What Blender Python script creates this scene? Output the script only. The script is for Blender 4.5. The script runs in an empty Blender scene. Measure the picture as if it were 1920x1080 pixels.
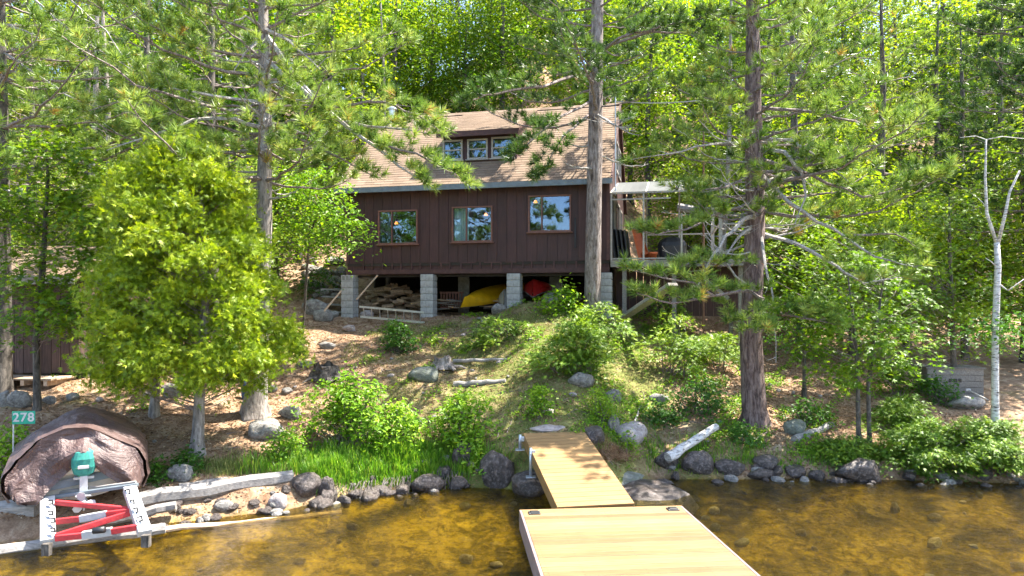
import bpy, math, random
import numpy as np
from mathutils import Vector, Matrix, noise, Euler

SC = bpy.context.scene
COL = SC.collection
PI = math.pi
CZ = 3.45            # camera height above the lake
HOR = 565.0          # horizon row in the 1920x1080 photograph
F = 1280.0           # focal length in photograph pixels

# ------------------------------------------------------------------ camera, sky, sun
cam = bpy.data.cameras.new('camera'); cam_o = bpy.data.objects.new('camera', cam); COL.objects.link(cam_o)
cam_o.location = (0, 0, CZ); cam_o.rotation_euler = (PI/2, 0, 0)
cam.sensor_width = 36; cam.lens = 24; cam.shift_y = (HOR-540)/1920.0
cam.clip_start = 0.1; cam.clip_end = 2000
SC.camera = cam_o
SUN_AZ = math.radians(73)     # from +Y towards +X : behind the cabin and to the right
SUN_EL = math.radians(61)
w = bpy.data.worlds.new('World'); SC.world = w; w.use_nodes = True
nt = w.node_tree
bg = nt.nodes['Background']
sky = nt.nodes.new('ShaderNodeTexSky'); sky.sky_type = 'NISHITA'; sky.sun_disc = False
sky.sun_elevation = SUN_EL; sky.sun_rotation = SUN_AZ; sky.air_density = 1.0; sky.dust_density = 1.5; sky.ozone_density = 1.0
nt.links.new(sky.outputs[0], bg.inputs[0]); bg.inputs[1].default_value = 0.125
sl = bpy.data.lights.new('sun', 'SUN'); sl.energy = 5.0; sl.angle = math.radians(0.5); sl.color = (1.0, 0.94, 0.84)
so = bpy.data.objects.new('sun', sl); COL.objects.link(so)
sdir = Vector((math.sin(SUN_AZ)*math.cos(SUN_EL), math.cos(SUN_AZ)*math.cos(SUN_EL), math.sin(SUN_EL)))
so.rotation_euler = sdir.to_track_quat('Z', 'Y').to_euler(); so.location = (20, 20, 40)
SC.view_settings.view_transform = 'Standard'; SC.view_settings.look = 'None'
SC.view_settings.exposure = 2.2; SC.view_settings.gamma = 1.0; SC.view_settings.use_curve_mapping = False
SC.render.engine = 'CYCLES'
SC.cycles.max_bounces = 8; SC.cycles.transparent_max_bounces = 16

# ------------------------------------------------------------------ helpers
def P(px, py, D):
    return Vector(((px-960)/F*D, D, CZ+(HOR-py)/F*D))

SX = [-30, -14, -7.05, -5.5, -3.95, -2.88, -1.28, -.3, .5, 1.2, 1.9, 2.97, 4.5, 7.1, 9.25, 14, 30]
SY = [7.5, 8.6, 9.5, 10.4, 11.0, 11.9, 12.6, 12.5, 12.2, 12.2, 12.2, 13.1, 13.1, 13.1, 12.8, 12.5, 12]
BX = [-14, -4, -2.5, -1, .3, 1.3, 2.2, 3.2, 14]
BH = [.35, .35, .48, .6, .85, .85, .45, .45, .42]
LX = [-14, -8, -5, -2.5, 0, 2.7, 4.5, 6.5, 14]
LS = [.22, .23, .257, .31, .36, .42, .32, .2, .2]
def G(x, y, bump=True):
    """ground height, numpy arrays or floats"""
    x = np.asarray(x, float); y = np.asarray(y, float)
    t = y-np.interp(x, SX, SY)
    b = np.interp(x, BX, BH); s = np.interp(x, LX, LS)
    under = np.maximum(-0.04+0.17*t, -1.3)
    u = np.clip(t/.85, 0, 1); u = u*u*(3-2*u)
    bank = -0.04+(b+.04)*u
    z = np.where(t < 0, under, bank+s*np.maximum(t-.7, 0))
    e = np.maximum(y-21.0, 0)
    z = z+np.where(e < 3, .045*e*e, .135*3+.27*(e-3))*np.where(x > 4, 1.25, 1.0)
    z = z-np.maximum(y-62, 0)*.25
    # hollow under the cabin floor
    cu_ = (x+5.18)*.9755-(y-21.4)*.2198; cv_ = (x+5.18)*.2198+(y-21.4)*.9755
    sm = lambda a, b, q: np.clip((q-a)/(b-a), 0, 1)
    inn = sm(-.5, .1, cu_)*sm(8.5, 7.9, cu_)*sm(-.35, .15, cv_)*sm(6.9, 6.3, cv_)
    z = np.where(inn > 0, z+(np.minimum(z, 2.98+.03*cv_)-z)*inn, z)
    if bump:
        k = np.clip((t+.5)/1.5, .35, 1)
        z = z+k*(.045*np.sin(x*2.1+1.3*np.sin(y*1.7))*np.cos(y*1.9+.7*np.sin(x*1.3))+.03*np.sin(x*4.7+y*3.1)*np.sin(y*5.3-x*2.2))
    return z
def gz(x, y): return float(G(x, y))
def ong(px, py, lo=8.0, hi=45.0):
    """point of the ground seen at a photograph pixel"""
    D = lo
    while D < hi:
        p = P(px, py, D)
        if p.z <= gz(p.x, p.y): return Vector((p.x, p.y, gz(p.x, p.y)))
        D += .03
    p = P(px, py, hi); return Vector((p.x, p.y, gz(p.x, p.y)))

def tag(o, label=None, cat=None, group=None, kind=None):
    if label: o['label'] = label
    if cat: o['category'] = cat
    if group: o['group'] = group
    if kind: o['kind'] = kind
    return o
def empty(name, loc=(0, 0, 0), rz=0, label=None, cat=None, group=None):
    o = bpy.data.objects.new(name, None); COL.objects.link(o); o.location = loc; o.rotation_euler = (0, 0, rz)
    o.empty_display_size = .1
    return tag(o, label, cat, group)
def link(name, me, parent=None):
    o = bpy.data.objects.new(name, me); COL.objects.link(o)
    if parent is not None: o.parent = parent
    return o

class MB:
    """collects boxes, tubes and faces into one mesh"""
    def __init__(s): s.v = []; s.f = []; s.t = []
    def quad(s, *pts, tint=.5):
        n = len(s.v); s.v += [tuple(p) for p in pts]; s.f.append(tuple(range(n, n+len(pts)))); s.t.append(tint); return s
    def box(s, c, d, rot=None, tint=.5, bev=0.0):
        c = Vector(c); hx, hy, hz = d[0]/2, d[1]/2, d[2]/2
        n = len(s.v)
        if bev <= 0:
            pts = [(-hx, -hy, -hz), (hx, -hy, -hz), (hx, hy, -hz), (-hx, hy, -hz), (-hx, -hy, hz), (hx, -hy, hz), (hx, hy, hz), (-hx, hy, hz)]
            fs = [(0, 3, 2, 1), (4, 5, 6, 7), (0, 1, 5, 4), (1, 2, 6, 5), (2, 3, 7, 6), (3, 0, 4, 7)]
        else:
            b = min(bev, hx*.9, hy*.9, hz*.9)
            pts = []
            for zz, k in ((-hz, 1), (-hz+b, 0), (hz-b, 0), (hz, 1)):
                a = hx-b*k; e = hy-b*k
                pts += [(-a, -e, zz), (a, -e, zz), (a, e, zz), (-a, e, zz)]
            fs = [(0, 3, 2, 1), (12, 13, 14, 15)]
            for r in range(3):
                for i in range(4):
                    j = (i+1) % 4; fs.append((r*4+i, r*4+j, r*4+4+j, r*4+4+i))
        M = rot if rot is not None else None
        for p in pts:
            q = Vector(p)
            if M is not None: q = M @ q
            s.v.append(tuple(q+c))
        for f in fs: s.f.append(tuple(i+n for i in f)); s.t.append(tint)
        return s
    def beam(s, a, b, wd, ht, up=(0, 0, 1), tint=.5, bev=0.0):
        a = Vector(a); b = Vector(b); y = (b-a); L = y.length; y.normalize()
        up = Vector(up)
        if abs(y.dot(up)) > .98: up = Vector((1, 0, 0))
        x = y.cross(up).normalized(); z = x.cross(y)
        M = Matrix((x, y, z)).transposed()
        return s.box((a+b)/2, (wd, L, ht), M, tint, bev)
    def tube(s, pts, rad, n=6, cap=True, tint=.5):
        pts = [Vector(p) for p in pts]
        if not hasattr(rad, '__len__'): rad = [rad]*len(pts)
        base = len(s.v); ref = None
        for i, p in enumerate(pts):
            d = (pts[min(i+1, len(pts)-1)]-pts[max(i-1, 0)])
            if d.length < 1e-6: d = Vector((0, 0, 1))
            d.normalize()
            if ref is None: ref = Vector((1, 0, 0)) if abs(d.x) < .8 else Vector((0, 1, 0))
            x = (ref-d*ref.dot(d)).normalized(); y = d.cross(x); ref = x
            for k in range(n):
                a = 2*PI*k/n; s.v.append(tuple(p+x*(math.cos(a)*rad[i])+y*(math.sin(a)*rad[i])))
        for i in range(len(pts)-1):
            for k in range(n):
                k2 = (k+1) % n
                s.f.append((base+i*n+k, base+i*n+k2, base+(i+1)*n+k2, base+(i+1)*n+k)); s.t.append(tint)
        if cap:
            s.f.append(tuple(base+k for k in reversed(range(n)))); s.t.append(tint)
            e = base+(len(pts)-1)*n; s.f.append(tuple(e+k for k in range(n))); s.t.append(tint)
        return s
    def mesh(s, mat, smooth=False, name='mesh'):
        me = bpy.data.meshes.new(name); me.from_pydata(s.v, [], s.f)
        a = me.attributes.new('tint', 'FLOAT', 'FACE'); a.data.foreach_set('value', np.array(s.t, dtype=np.float32))
        if smooth: me.polygons.foreach_set('use_smooth', [True]*len(s.f))
        me.materials.append(mat); me.update(); return me
    def build(s, name, mat, parent=None, smooth=False):
        return link(name, s.mesh(mat, smooth, name), parent)

def np_mesh(name, V, Fc, mat, tint=None, smooth=False):
    V = np.ascontiguousarray(V, dtype=np.float32); Fc = np.ascontiguousarray(Fc, dtype=np.int32)
    me = bpy.data.meshes.new(name); m, k = Fc.shape
    me.vertices.add(len(V)); me.vertices.foreach_set('co', V.ravel())
    me.loops.add(m*k); me.loops.foreach_set('vertex_index', Fc.ravel())
    me.polygons.add(m); me.polygons.foreach_set('loop_start', np.arange(0, m*k, k, dtype=np.int32))
    try: me.polygons.foreach_set('loop_total', np.full(m, k, dtype=np.int32))
    except Exception: pass
    me.update(calc_edges=True)
    if tint is not None:
        a = me.attributes.new('tint', 'FLOAT', 'FACE'); a.data.foreach_set('value', np.asarray(tint, dtype=np.float32))
    me.polygons.foreach_set('use_smooth', np.full(m, smooth, dtype=bool))
    me.materials.append(mat); return me

def unit(a): return a/np.maximum(np.linalg.norm(a, axis=1, keepdims=True), 1e-9)
def leaf_mesh(name, C, N, size, mat, tint, rng, aspect=.62, fold=.22):
    """folded pointed leaves: centre C, face normal N"""
    n = len(C); N = unit(N); r = rng.normal(size=(n, 3)); T = unit(r-N*np.sum(r*N, axis=1, keepdims=True)); B = np.cross(N, T)
    s = (size*rng.uniform(.65, 1.25, n))[:, None]
    a = C-T*s*.5; b = C+B*s*aspect*.5+N*s*fold*.5-T*s*.08; c = C+T*s*.5-N*s*.12; d = C-B*s*aspect*.5+N*s*fold*.5-T*s*.08
    V = np.stack([a, b, c, d], 1).reshape(-1, 3)
    i = np.arange(n)*4
    Fc = np.stack([np.stack([i, i+1, i+2], 1), np.stack([i, i+2, i+3], 1)], 1).reshape(-1, 3)
    return np_mesh(name, V, Fc, mat, np.repeat(tint, 2))
def maple_mesh(name, C, N, size, mat, tint, rng):
    """five lobed leaves, five triangles each"""
    n = len(C); N = unit(N); r = rng.normal(size=(n, 3)); T = unit(r-N*np.sum(r*N, axis=1, keepdims=True)); B = np.cross(N, T)
    s = (size*rng.uniform(.6, 1.2, n))[:, None]
    V = []
    V.append(C-T*s*.35)
    for ang, L, dz in ((-105, .42, .1), (-72, .2, 0.02), (-48, .6, .12), (-22, .27, .02), (0, .72, -.1), (22, .27, .02), (48, .6, .12), (72, .2, 0.02), (105, .42, .1)):
        a = math.radians(ang); V.append(C-T*s*.2+(T*math.cos(a)+B*math.sin(a))*s*L*1.05-N*s*dz*.6)
    V = np.stack(V, 1).reshape(-1, 3); i = np.arange(n)*10
    tri = [(0, 1, 2), (0, 2, 4), (2, 3, 4), (0, 4, 6), (4, 5, 6), (0, 6, 8), (6, 7, 8), (0, 8, 9)]
    tri = [(0, 1, 2), (0, 2, 3), (0, 3, 4), (0, 4, 5), (0, 5, 6), (0, 6, 7), (0, 7, 8), (0, 8, 9)]
    Fc = np.stack([np.stack([i+a, i+b, i+c], 1) for a, b, c in tri], 1).reshape(-1, 3)
    return np_mesh(name, V, Fc, mat, np.repeat(tint, len(tri)))
def spray_mesh(name, C, N, T, size, mat, tint, rng, lobes=6, spread=75, wd=.13):
    """flat fan of narrow lobes (cedar and fir sprays)"""
    n = len(C); N = unit(N); T = unit(T-N*np.sum(T*N, axis=1, keepdims=True)); B = np.cross(N, T)
    s = (size*rng.uniform(.6, 1.25, n))[:, None]
    V = []; Fc = []; i = np.arange(n)*(lobes*3)
    for k in range(lobes):
        a = np.radians((k/(lobes-1)-.5)*2*spread+rng.normal(0, 7, n))[:, None]; al = (k/(lobes-1))
        st = C+T*s*(.32*(1-abs(al-.5)*2)); d = T*np.cos(a)+B*np.sin(a); e = -T*np.sin(a)+B*np.cos(a)
        L = s*(.45+.35*(1-abs(al-.5)*2)); dr = N*s*rng.normal(0, .1, n)[:, None]
        V += [st-e*s*wd, st+d*L+dr, st+e*s*wd]
        Fc.append(np.stack([i+3*k, i+3*k+1, i+3*k+2], 1))
    V = np.stack(V, 1).reshape(-1, 3); Fc = np.stack(Fc, 1).reshape(-1, 3)
    return np_mesh(name, V, Fc, mat, np.repeat(tint, lobes))
def needle_mesh(name, C, Dr, mat, tint, rng, n=40, ln=.19, stem=.13, wd=.016):
    """long-needled shoots: needles spread forward round each shoot"""
    m = len(C); Dr = unit(Dr)
    C2 = np.repeat(C, n, 0); D2 = np.repeat(Dr, n, 0); q = m*n
    r = rng.normal(size=(q, 3)); S = unit(r-D2*np.sum(r*D2, axis=1, keepdims=True))
    u = rng.uniform(0, 1, q)[:, None]
    b = C2+D2*(u-.6)*stem
    nd = unit(D2*(.35+.75*u)+S*(1.1-.35*u)+np.array([0, 0, .12]))
    L = ln*rng.uniform(.7, 1.15, q)[:, None]
    sd = unit(np.cross(nd, rng.normal(size=(q, 3))))*wd*.5
    V = np.stack([b-sd, b+sd, b+nd*L], 1).reshape(-1, 3)
    Fc = np.arange(q*3, dtype=np.int32).reshape(-1, 3)
    return np_mesh(name, V, Fc, mat, np.repeat(tint, n)+rng.normal(0, .1, q))

# ------------------------------------------------------------------ materials
def nodes(name):
    m = bpy.data.materials.new(name); m.use_nodes = True; t = m.node_tree
    return m, t, t.nodes['Principled BSDF'], t.links
def ramp(t, stops):
    r = t.nodes.new('ShaderNodeValToRGB'); e = r.color_ramp.elements
    while len(e) < len(stops): e.new(.5)
    for i, (p, c) in enumerate(stops): e[i].position = p; e[i].color = (*c, 1)
    return r
def coords(t, scale=(1, 1, 1), obj=True, rot=(0, 0, 0)):
    c = t.nodes.new('ShaderNodeTexCoord'); m = t.nodes.new('ShaderNodeMapping'); m.inputs['Scale'].default_value = scale
    m.inputs['Rotation'].default_value = rot
    t.links.new(c.outputs['Object'], m.inputs['Vector']); return m
def noi(t, vec, scale, detail=5, rough=.6, dist=0.0):
    n = t.nodes.new('ShaderNodeTexNoise'); n.inputs['Scale'].default_value = scale; n.inputs['Detail'].default_value = detail
    n.inputs['Roughness'].default_value = rough; n.inputs['Distortion'].default_value = dist
    t.links.new(vec.outputs[0], n.inputs['Vector']); return n
def bump(t, p, src, strength=.3, dist=.02, normal=None):
    b = t.nodes.new('ShaderNodeBump'); b.inputs['Strength'].default_value = strength; b.inputs['Distance'].default_value = dist
    t.links.new(src, b.inputs['Height'])
    if normal: t.links.new(normal, b.inputs['Normal'])
    t.links.new(b.outputs[0], p.inputs['Normal']); return b
def math_n(t, op, a, b):
    m = t.nodes.new('ShaderNodeMath'); m.operation = op
    for i, v in enumerate((a, b)):
        if isinstance(v, (int, float)): m.inputs[i].default_value = v
        else: t.links.new(v, m.inputs[i])
    return m.outputs[0]
def mixc(t, fac, a, b, mode='MIX'):
    m = t.nodes.new('ShaderNodeMix'); m.data_type = 'RGBA'; m.blend_type = mode
    for k, v in ((0, fac), (6, a), (7, b)):
        if isinstance(v, (int, float)): m.inputs[k].default_value = v
        elif isinstance(v, tuple): m.inputs[k].default_value = (*v, 1)
        else: t.links.new(v, m.inputs[k])
    return m.outputs[2]
def attr(t, name='tint'):
    a = t.nodes.new('ShaderNodeAttribute'); a.attribute_name = name; return a.outputs['Fac']
def objrand(t):
    return t.nodes.new('ShaderNodeObjectInfo').outputs['Random']

def leafmat(name, stops, trans=.42, tcol=(1.25, 1.3, .5), rough=.45, spec=.35, hue=.0):
    m, t, p, L = nodes(name)
    r = ramp(t, stops)
    f = math_n(t, 'ADD', attr(t), math_n(t, 'MULTIPLY', math_n(t, 'SUBTRACT', objrand(t), .5), hue))
    L.new(f, r.inputs[0])
    L.new(r.outputs[0], p.inputs['Base Color']); p.inputs['Roughness'].default_value = rough
    p.inputs['Specular IOR Level'].default_value = spec
    tr = t.nodes.new('ShaderNodeBsdfTranslucent'); c = mixc(t, 1.0, r.outputs[0], tcol, 'MULTIPLY'); L.new(c, tr.inputs['Color'])
    mx = t.nodes.new('ShaderNodeMixShader'); mx.inputs[0].default_value = trans
    L.new(p.outputs[0], mx.inputs[1]); L.new(tr.outputs[0], mx.inputs[2])
    L.new(mx.outputs[0], t.nodes['Material Output'].inputs[0]); return m
M = {}
M['maple'] = leafmat('maple_leaf', [(0, (.035, .085, .008)), (.5, (.115, .22, .012)), (1, (.27, .37, .015))], .45, hue=.25)
M['maple2'] = leafmat('maple_leaf_far', [(0, (.035, .11, .006)), (.45, (.14, .235, .016)), (1, (.36, .42, .025))], .5, hue=.5)
M['cedar'] = leafmat('cedar_leaf', [(0, (.06, .12, .008)), (.5, (.235, .33, .014)), (1, (.46, .50, .03))], .40)
M['shrub'] = leafmat('shrub_leaf', [(0, (.05, .13, .01)), (.5, (.17, .32, .015)), (1, (.38, .50, .03))], .42, hue=.25)
M['darkleaf'] = leafmat('dark_leaf', [(0, (.02, .06, .008)), (.5, (.055, .15, .014)), (1, (.13, .27, .02))], .4, hue=.2)
M['fir'] = leafmat('fir_spray', [(0, (.04, .09, .01)), (.5, (.13, .24, .018)), (1, (.32, .42, .03))], .3, hue=.25)
M['needle'] = leafmat('pine_needle', [(0, (.035, .075, .014)), (.4, (.13, .225, .034)), (.85, (.38, .46, .10)), (1, (.42, .25, .07))], .3, (1.1, 1.15, .7), .4, .4, .15)
M['needle2'] = leafmat('pine_needle_dark', [(0, (.014, .04, .010)), (.5, (.06, .125, .022)), (1, (.20, .30, .05))], .3, (1.1, 1.15, .7), .4, .4, .2)
M['grass'] = leafmat('grass_blade', [(0, (.05, .15, .01)), (.5, (.13, .30, .02)), (1, (.35, .45, .06))], .4)
M['drygrass'] = leafmat('dry_grass', [(0, (.10, .15, .03)), (.5, (.25, .28, .08)), (1, (.48, .40, .18))], .3, (1.1, 1.1, .7))
M['litter'] = leafmat('litter', [(0, (.07, .035, .02)), (.4, (.24, .135, .07)), (.8, (.42, .29, .17)), (1, (.58, .46, .31))], .1, (1, 1, 1), .8, .1)

def bark(name, c0, c1, c2, vs=(9, 9, 1.6), strength=.8, dist=.03, plates=True):
    m, t, p, L = nodes(name); co = coords(t, vs)
    n = noi(t, co, 2.2, 8, .7, .6); r = ramp(t, [(.36, c0), (.47, c1), (.62, c2)]); L.new(n.outputs[0], r.inputs[0])
    co2 = coords(t, (1, 1, 1)); n2 = noi(t, co2, 30, 5, .7)
    c = mixc(t, .35, r.outputs[0], n2.outputs[0], 'OVERLAY'); L.new(c, p.inputs['Base Color']); p.inputs['Roughness'].default_value = .9
    h = math_n(t, 'ADD', n.outputs[0], math_n(t, 'MULTIPLY', n2.outputs[0], .3)); bump(t, p, h, strength, dist); return m
M['pinebark'] = bark('pine_bark', (.05, .035, .03), (.19, .15, .13), (.36, .31, .29), (7, 7, 1.5), 1.0, .05)
M['redbark'] = bark('red_pine_bark', (.035, .022, .02), (.13, .085, .075), (.27, .20, .18), (7, 7, 1.5), 1.0, .05)
M['greybark'] = bark('grey_bark', (.09, .075, .065), (.22, .19, .165), (.36, .32, .29), (9, 9, 2), .7, .02)
M['deadwood'] = bark('dead_wood', (.12, .105, .09), (.29, .265, .24), (.46, .43, .40), (14, 14, 14), .5, .01)
M['twig'] = bark('twig_bark', (.06, .045, .04), (.17, .13, .12), (.30, .25, .23), (14, 14, 14), .4, .01)
M['darkbark'] = bark('dark_bark', (.02, .018, .015), (.07, .06, .05), (.15, .13, .11), (6, 6, 2), .7, .02)
def birchmat():
    m, t, p, L = nodes('birch_bark'); co = coords(t, (2.5, 2.5, 11)); n = noi(t, co, 3.2, 4, .65, .8)
    r = ramp(t, [(.36, (.05, .04, .035)), (.44, (.42, .39, .36)), (.6, (.62, .60, .57))]); L.new(n.outputs[0], r.inputs[0])
    co2 = coords(t, (1, 1, 1)); n2 = noi(t, co2, 7, 5, .7); c = mixc(t, .5, r.outputs[0], n2.outputs[0], 'OVERLAY')
    L.new(c, p.inputs['Base Color']); p.inputs['Roughness'].default_value = .7; bump(t, p, n.outputs[0], .4, .01); return m
M['birch'] = birchmat()
def wood(name, c0, c1, along=(1, 1, 1), scale=4, rough=.7, var=.25, bs=.25, knots=True):
    m, t, p, L = nodes(name); co = coords(t, along)
    sh = t.nodes.new('ShaderNodeVectorMath'); sh.operation = 'ADD'; cx = t.nodes.new('ShaderNodeCombineXYZ'); rv = math_n(t, 'MULTIPLY', objrand(t), 61.0)
    for i_ in range(3): L.new(rv, cx.inputs[i_])
    L.new(co.outputs[0], sh.inputs[0]); L.new(cx.outputs[0], sh.inputs[1]); co = sh
    n = noi(t, co, scale, 7, .65, .5); r = ramp(t, [(.3, c0), (.7, c1)]); L.new(n.outputs[0], r.inputs[0])
    co2 = coords(t, (1, 1, 1)); n2 = noi(t, co2, 1.7, 4, .6)
    c = mixc(t, .35, r.outputs[0], n2.outputs[0], 'OVERLAY')
    k = math_n(t, 'ADD', math_n(t, 'MULTIPLY', math_n(t, 'ADD', attr(t), objrand(t)), var), 1-var)
    cc = t.nodes.new('ShaderNodeVectorMath'); cc.operation = 'SCALE'; L.new(c, cc.inputs[0]); L.new(k, cc.inputs['Scale'])
    L.new(cc.outputs[0], p.inputs['Base Color']); p.inputs['Roughness'].default_value = rough
    bump(t, p, n.outputs[0], bs, .006); return m
M['deckwood'] = wood('deck_cedar', (.18, .10, .036), (.27, .172, .072), (1.2, 22, 22), 2.2, .6, .48)
M['gangwood'] = wood('gangway_cedar', (.215, .115, .038), (.31, .185, .07), (1.2, 22, 22), 2.2, .6, .22)
M['fascia'] = wood('dock_fascia', (.14, .098, .095), (.23, .17, .165), (22, 1.2, 22), 2.2, .7, .2)
M['siding'] = wood('brown_siding', (.030, .011, .010), (.068, .026, .023), (16, 16, 1.1), 2.5, .62, .3)
M['trimbrown'] = wood('brown_trim', (.05, .02, .018), (.10, .045, .038), (3, 3, 3), 2.5, .7, .3)
M['redtrim'] = wood('redbrown_trim', (.12, .045, .03), (.22, .10, .07), (6, 6, 6), 2.5, .6, .2)
M['palewood'] = wood('pale_frame', (.26, .24, .21), (.40, .375, .34), (5, 5, 5), 2.5, .6, .2)
M['greywood'] = wood('weathered_timber', (.13, .12, .11), (.36, .335, .31), (2, 14, 14), 2.5, .9, .25, .6)
M['greywood2'] = wood('weathered_board', (.11, .10, .09), (.27, .25, .23), (14, 2, 14), 2.5, .9, .25, .6)
M['shedwood'] = wood('shed_board', (.035, .018, .014), (.14, .085, .068), (14, 14, .9), 2.4, .85, .4, .5)
M['firewood'] = wood('split_firewood', (.16, .10, .06), (.40, .29, .19), (10, 10, 3), 2.5, .9, .5, .5)
M['plank'] = wood('plank', (.33, .22, .14), (.55, .42, .30), (2, 16, 16), 2.5, .8, .3, .3)
def simple(name, col, rough=.5, metal=0.0, nscale=12, amt=.3, spec=.5, bs=.1, emit=None):
    m, t, p, L = nodes(name); co = coords(t); n = noi(t, co, nscale, 6, .65)
    lo = tuple(c*(1-amt) for c in col); hi = tuple(min(1, c*(1+amt)) for c in col)
    r = ramp(t, [(.3, lo), (.7, hi)]); L.new(n.outputs[0], r.inputs[0]); L.new(r.outputs[0], p.inputs['Base Color'])
    p.inputs['Roughness'].default_value = rough; p.inputs['Metallic'].default_value = metal; p.inputs['Specular IOR Level'].default_value = spec
    bump(t, p, n.outputs[0], bs, .01)
    if emit:
        p.inputs['Emission Color'].default_value = (*emit[:3], 1); p.inputs['Emission Strength'].default_value = emit[3]
    return m
M['block'] = simple('concrete_block', (.36, .355, .34), .95, 0, 9, .3, .2, .5)
M['fasciagrey'] = simple('grey_fascia', (.15, .18, .20), .5, .2, 5, .25)
M['galv'] = simple('galvanised', (.48, .52, .56), .4, .7, 15, .25)
M['alu'] = simple('aluminium', (.6, .6, .6), .35, .8, 15, .2)
M['black'] = simple('black_plastic', (.02, .02, .022), .45, 0, 20, .3)
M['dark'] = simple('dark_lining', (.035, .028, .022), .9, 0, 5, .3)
M['room'] = simple('interior_panel', (.16, .10, .06), .8, 0, 3, .3)
M['white'] = simple('white_paint', (.42, .42, .42), .5, 0, 10, .18)
M['red'] = simple('red_paint', (.48, .035, .04), .5, 0, 10, .3)
M['green'] = simple('sign_green', (.005, .26, .17), .4, 0, 10, .1)
M['teal'] = simple('teal_cloth', (.02, .19, .155), .7, 0, 14, .35)
M['yellow'] = simple('yellow_hull', (.72, .40, .01), .35, 0, 5, .15)
M['redhull'] = simple('red_hull', (.45, .02, .02), .35, 0, 5, .15)
M['paleh'] = simple('pale_hull', (.55, .58, .58), .4, 0, 5, .15)
M['orange'] = simple('orange_plastic', (.55, .12, .03), .55, 0, 8, .2)
M['blue'] = simple('blue_cloth', (.03, .07, .20), .8, 0, 14, .3)
M['curtain'] = simple('curtain_cloth', (.66, .80, .76), .8, 0, 30, .15)
M['hull'] = simple('tan_hull', (.42, .37, .30), .45, 0, 6, .25)
M['canopy'] = simple('canopy_net', (.055, .06, .06), .7, 0, 30, .2)
M['lamp'] = simple('lamp_glow', (.5, .2, .06), .6, emit=(1, .30, .05, .8))
M['concrete'] = simple('concrete', (.26, .26, .23), .95, 0, 7, .35, .2, .4)
M['rust'] = simple('brown_metal', (.16, .08, .05), .6, .4, 10, .3)
def rockmat(name, c0, c1, c2, lich=(.42, .42, .38), la=.6, rough=.85, sc=1.0):
    m, t, p, L = nodes(name); co = coords(t); n = noi(t, co, 2.5*sc, 9, .68, .4); r = ramp(t, [(.3, c0), (.5, c1), (.72, c2)]); L.new(n.outputs[0], r.inputs[0])
    n2 = noi(t, co, 5.5*sc, 6, .75); r2 = ramp(t, [(.5, (0, 0, 0)), (.62, (1, 1, 1))]); L.new(n2.outputs[0], r2.inputs[0])
    f = math_n(t, 'MULTIPLY', r2.outputs[0], la); c = mixc(t, f, r.outputs[0], lich)
    n3 = noi(t, co, 60, 4, .7); c = mixc(t, .5, c, n3.outputs[0], 'OVERLAY')
    L.new(c, p.inputs['Base Color']); p.inputs['Roughness'].default_value = rough
    h = math_n(t, 'ADD', n.outputs[0], math_n(t, 'MULTIPLY', n3.outputs[0], .15)); bump(t, p, h, .8, .06); return m
M['rock'] = rockmat('granite', (.075, .068, .06), (.20, .185, .168), (.36, .34, .31), (.35, .35, .31))
M['darkrock'] = rockmat('dark_wet_granite', (.014, .011, .009), (.05, .037, .031), (.14, .11, .095), (.25, .215, .20), .5, .4)
M['mossrock'] = rockmat('mossy_granite', (.07, .075, .055), (.16, .17, .14), (.30, .31, .28), (.11, .15, .05), .35)
M['pinkrock'] = rockmat('pinkish_granite', (.16, .13, .12), (.34, .29, .27), (.52, .46, .43), (.5, .46, .42), .4)
def shinglemat():
    m, t, p, L = nodes('brown_shingle'); co = coords(t); n = noi(t, co, 1.1, 5, .6); n2 = noi(t, co, 90, 3, .8)
    r = ramp(t, [(.0, (.155, .108, .075)), (.5, (.20, .143, .10)), (1, (.245, .182, .132))]); L.new(attr(t), r.inputs[0])
    c = mixc(t, .45, r.outputs[0], n.outputs[0], 'OVERLAY'); c = mixc(t, .5, c, n2.outputs[0], 'OVERLAY')
    L.new(c, p.inputs['Base Color']); p.inputs['Roughness'].default_value = .95; p.inputs['Specular IOR Level'].default_value = .15
    bump(t, p, n2.outputs[0], .5, .006); return m
M['shingle'] = shinglemat()
def tarpmat():
    m, t, p, L = nodes('brown_tarp'); co = coords(t, (1, 1, 1)); n = noi(t, co, 2.3, 7, .62, 1.6); n2 = noi(t, co, 6, 5, .6, .8)
    r = ramp(t, [(.3, (.065, .038, .034)), (.7, (.125, .078, .070))]); L.new(n.outputs[0], r.inputs[0]); L.new(r.outputs[0], p.inputs['Base Color'])
    p.inputs['Roughness'].default_value = .42; p.inputs['Specular IOR Level'].default_value = .6
    h = math_n(t, 'ADD', n.outputs[0], math_n(t, 'MULTIPLY', n2.outputs[0], .35)); bump(t, p, h, .9, .10); return m
M['tarp'] = tarpmat()
def glassmat():
    m = bpy.data.materials.new('window_glass'); m.use_nodes = True; t = m.node_tree; t.nodes.remove(t.nodes['Principled BSDF']); L = t.links
    g = t.nodes.new('ShaderNodeBsdfGlossy'); g.inputs['Roughness'].default_value = .015; g.inputs['Color'].default_value = (.55, .72, 1, 1)
    tr = t.nodes.new('ShaderNodeBsdfTransparent'); tr.inputs['Color'].default_value = (.8, .86, .86, 1)
    co = coords(t); n = noi(t, co, 2.5, 2, .5); b = t.nodes.new('ShaderNodeBump'); b.inputs['Strength'].default_value = .12; b.inputs['Distance'].default_value = .02
    L.new(n.outputs[0], b.inputs['Height']); L.new(b.outputs[0], g.inputs['Normal'])
    mx = t.nodes.new('ShaderNodeMixShader'); mx.inputs[0].default_value = .13
    L.new(tr.outputs[0], mx.inputs[1]); L.new(g.outputs[0], mx.inputs[2]); L.new(mx.outputs[0], t.nodes['Material Output'].inputs[0]); return m
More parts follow.
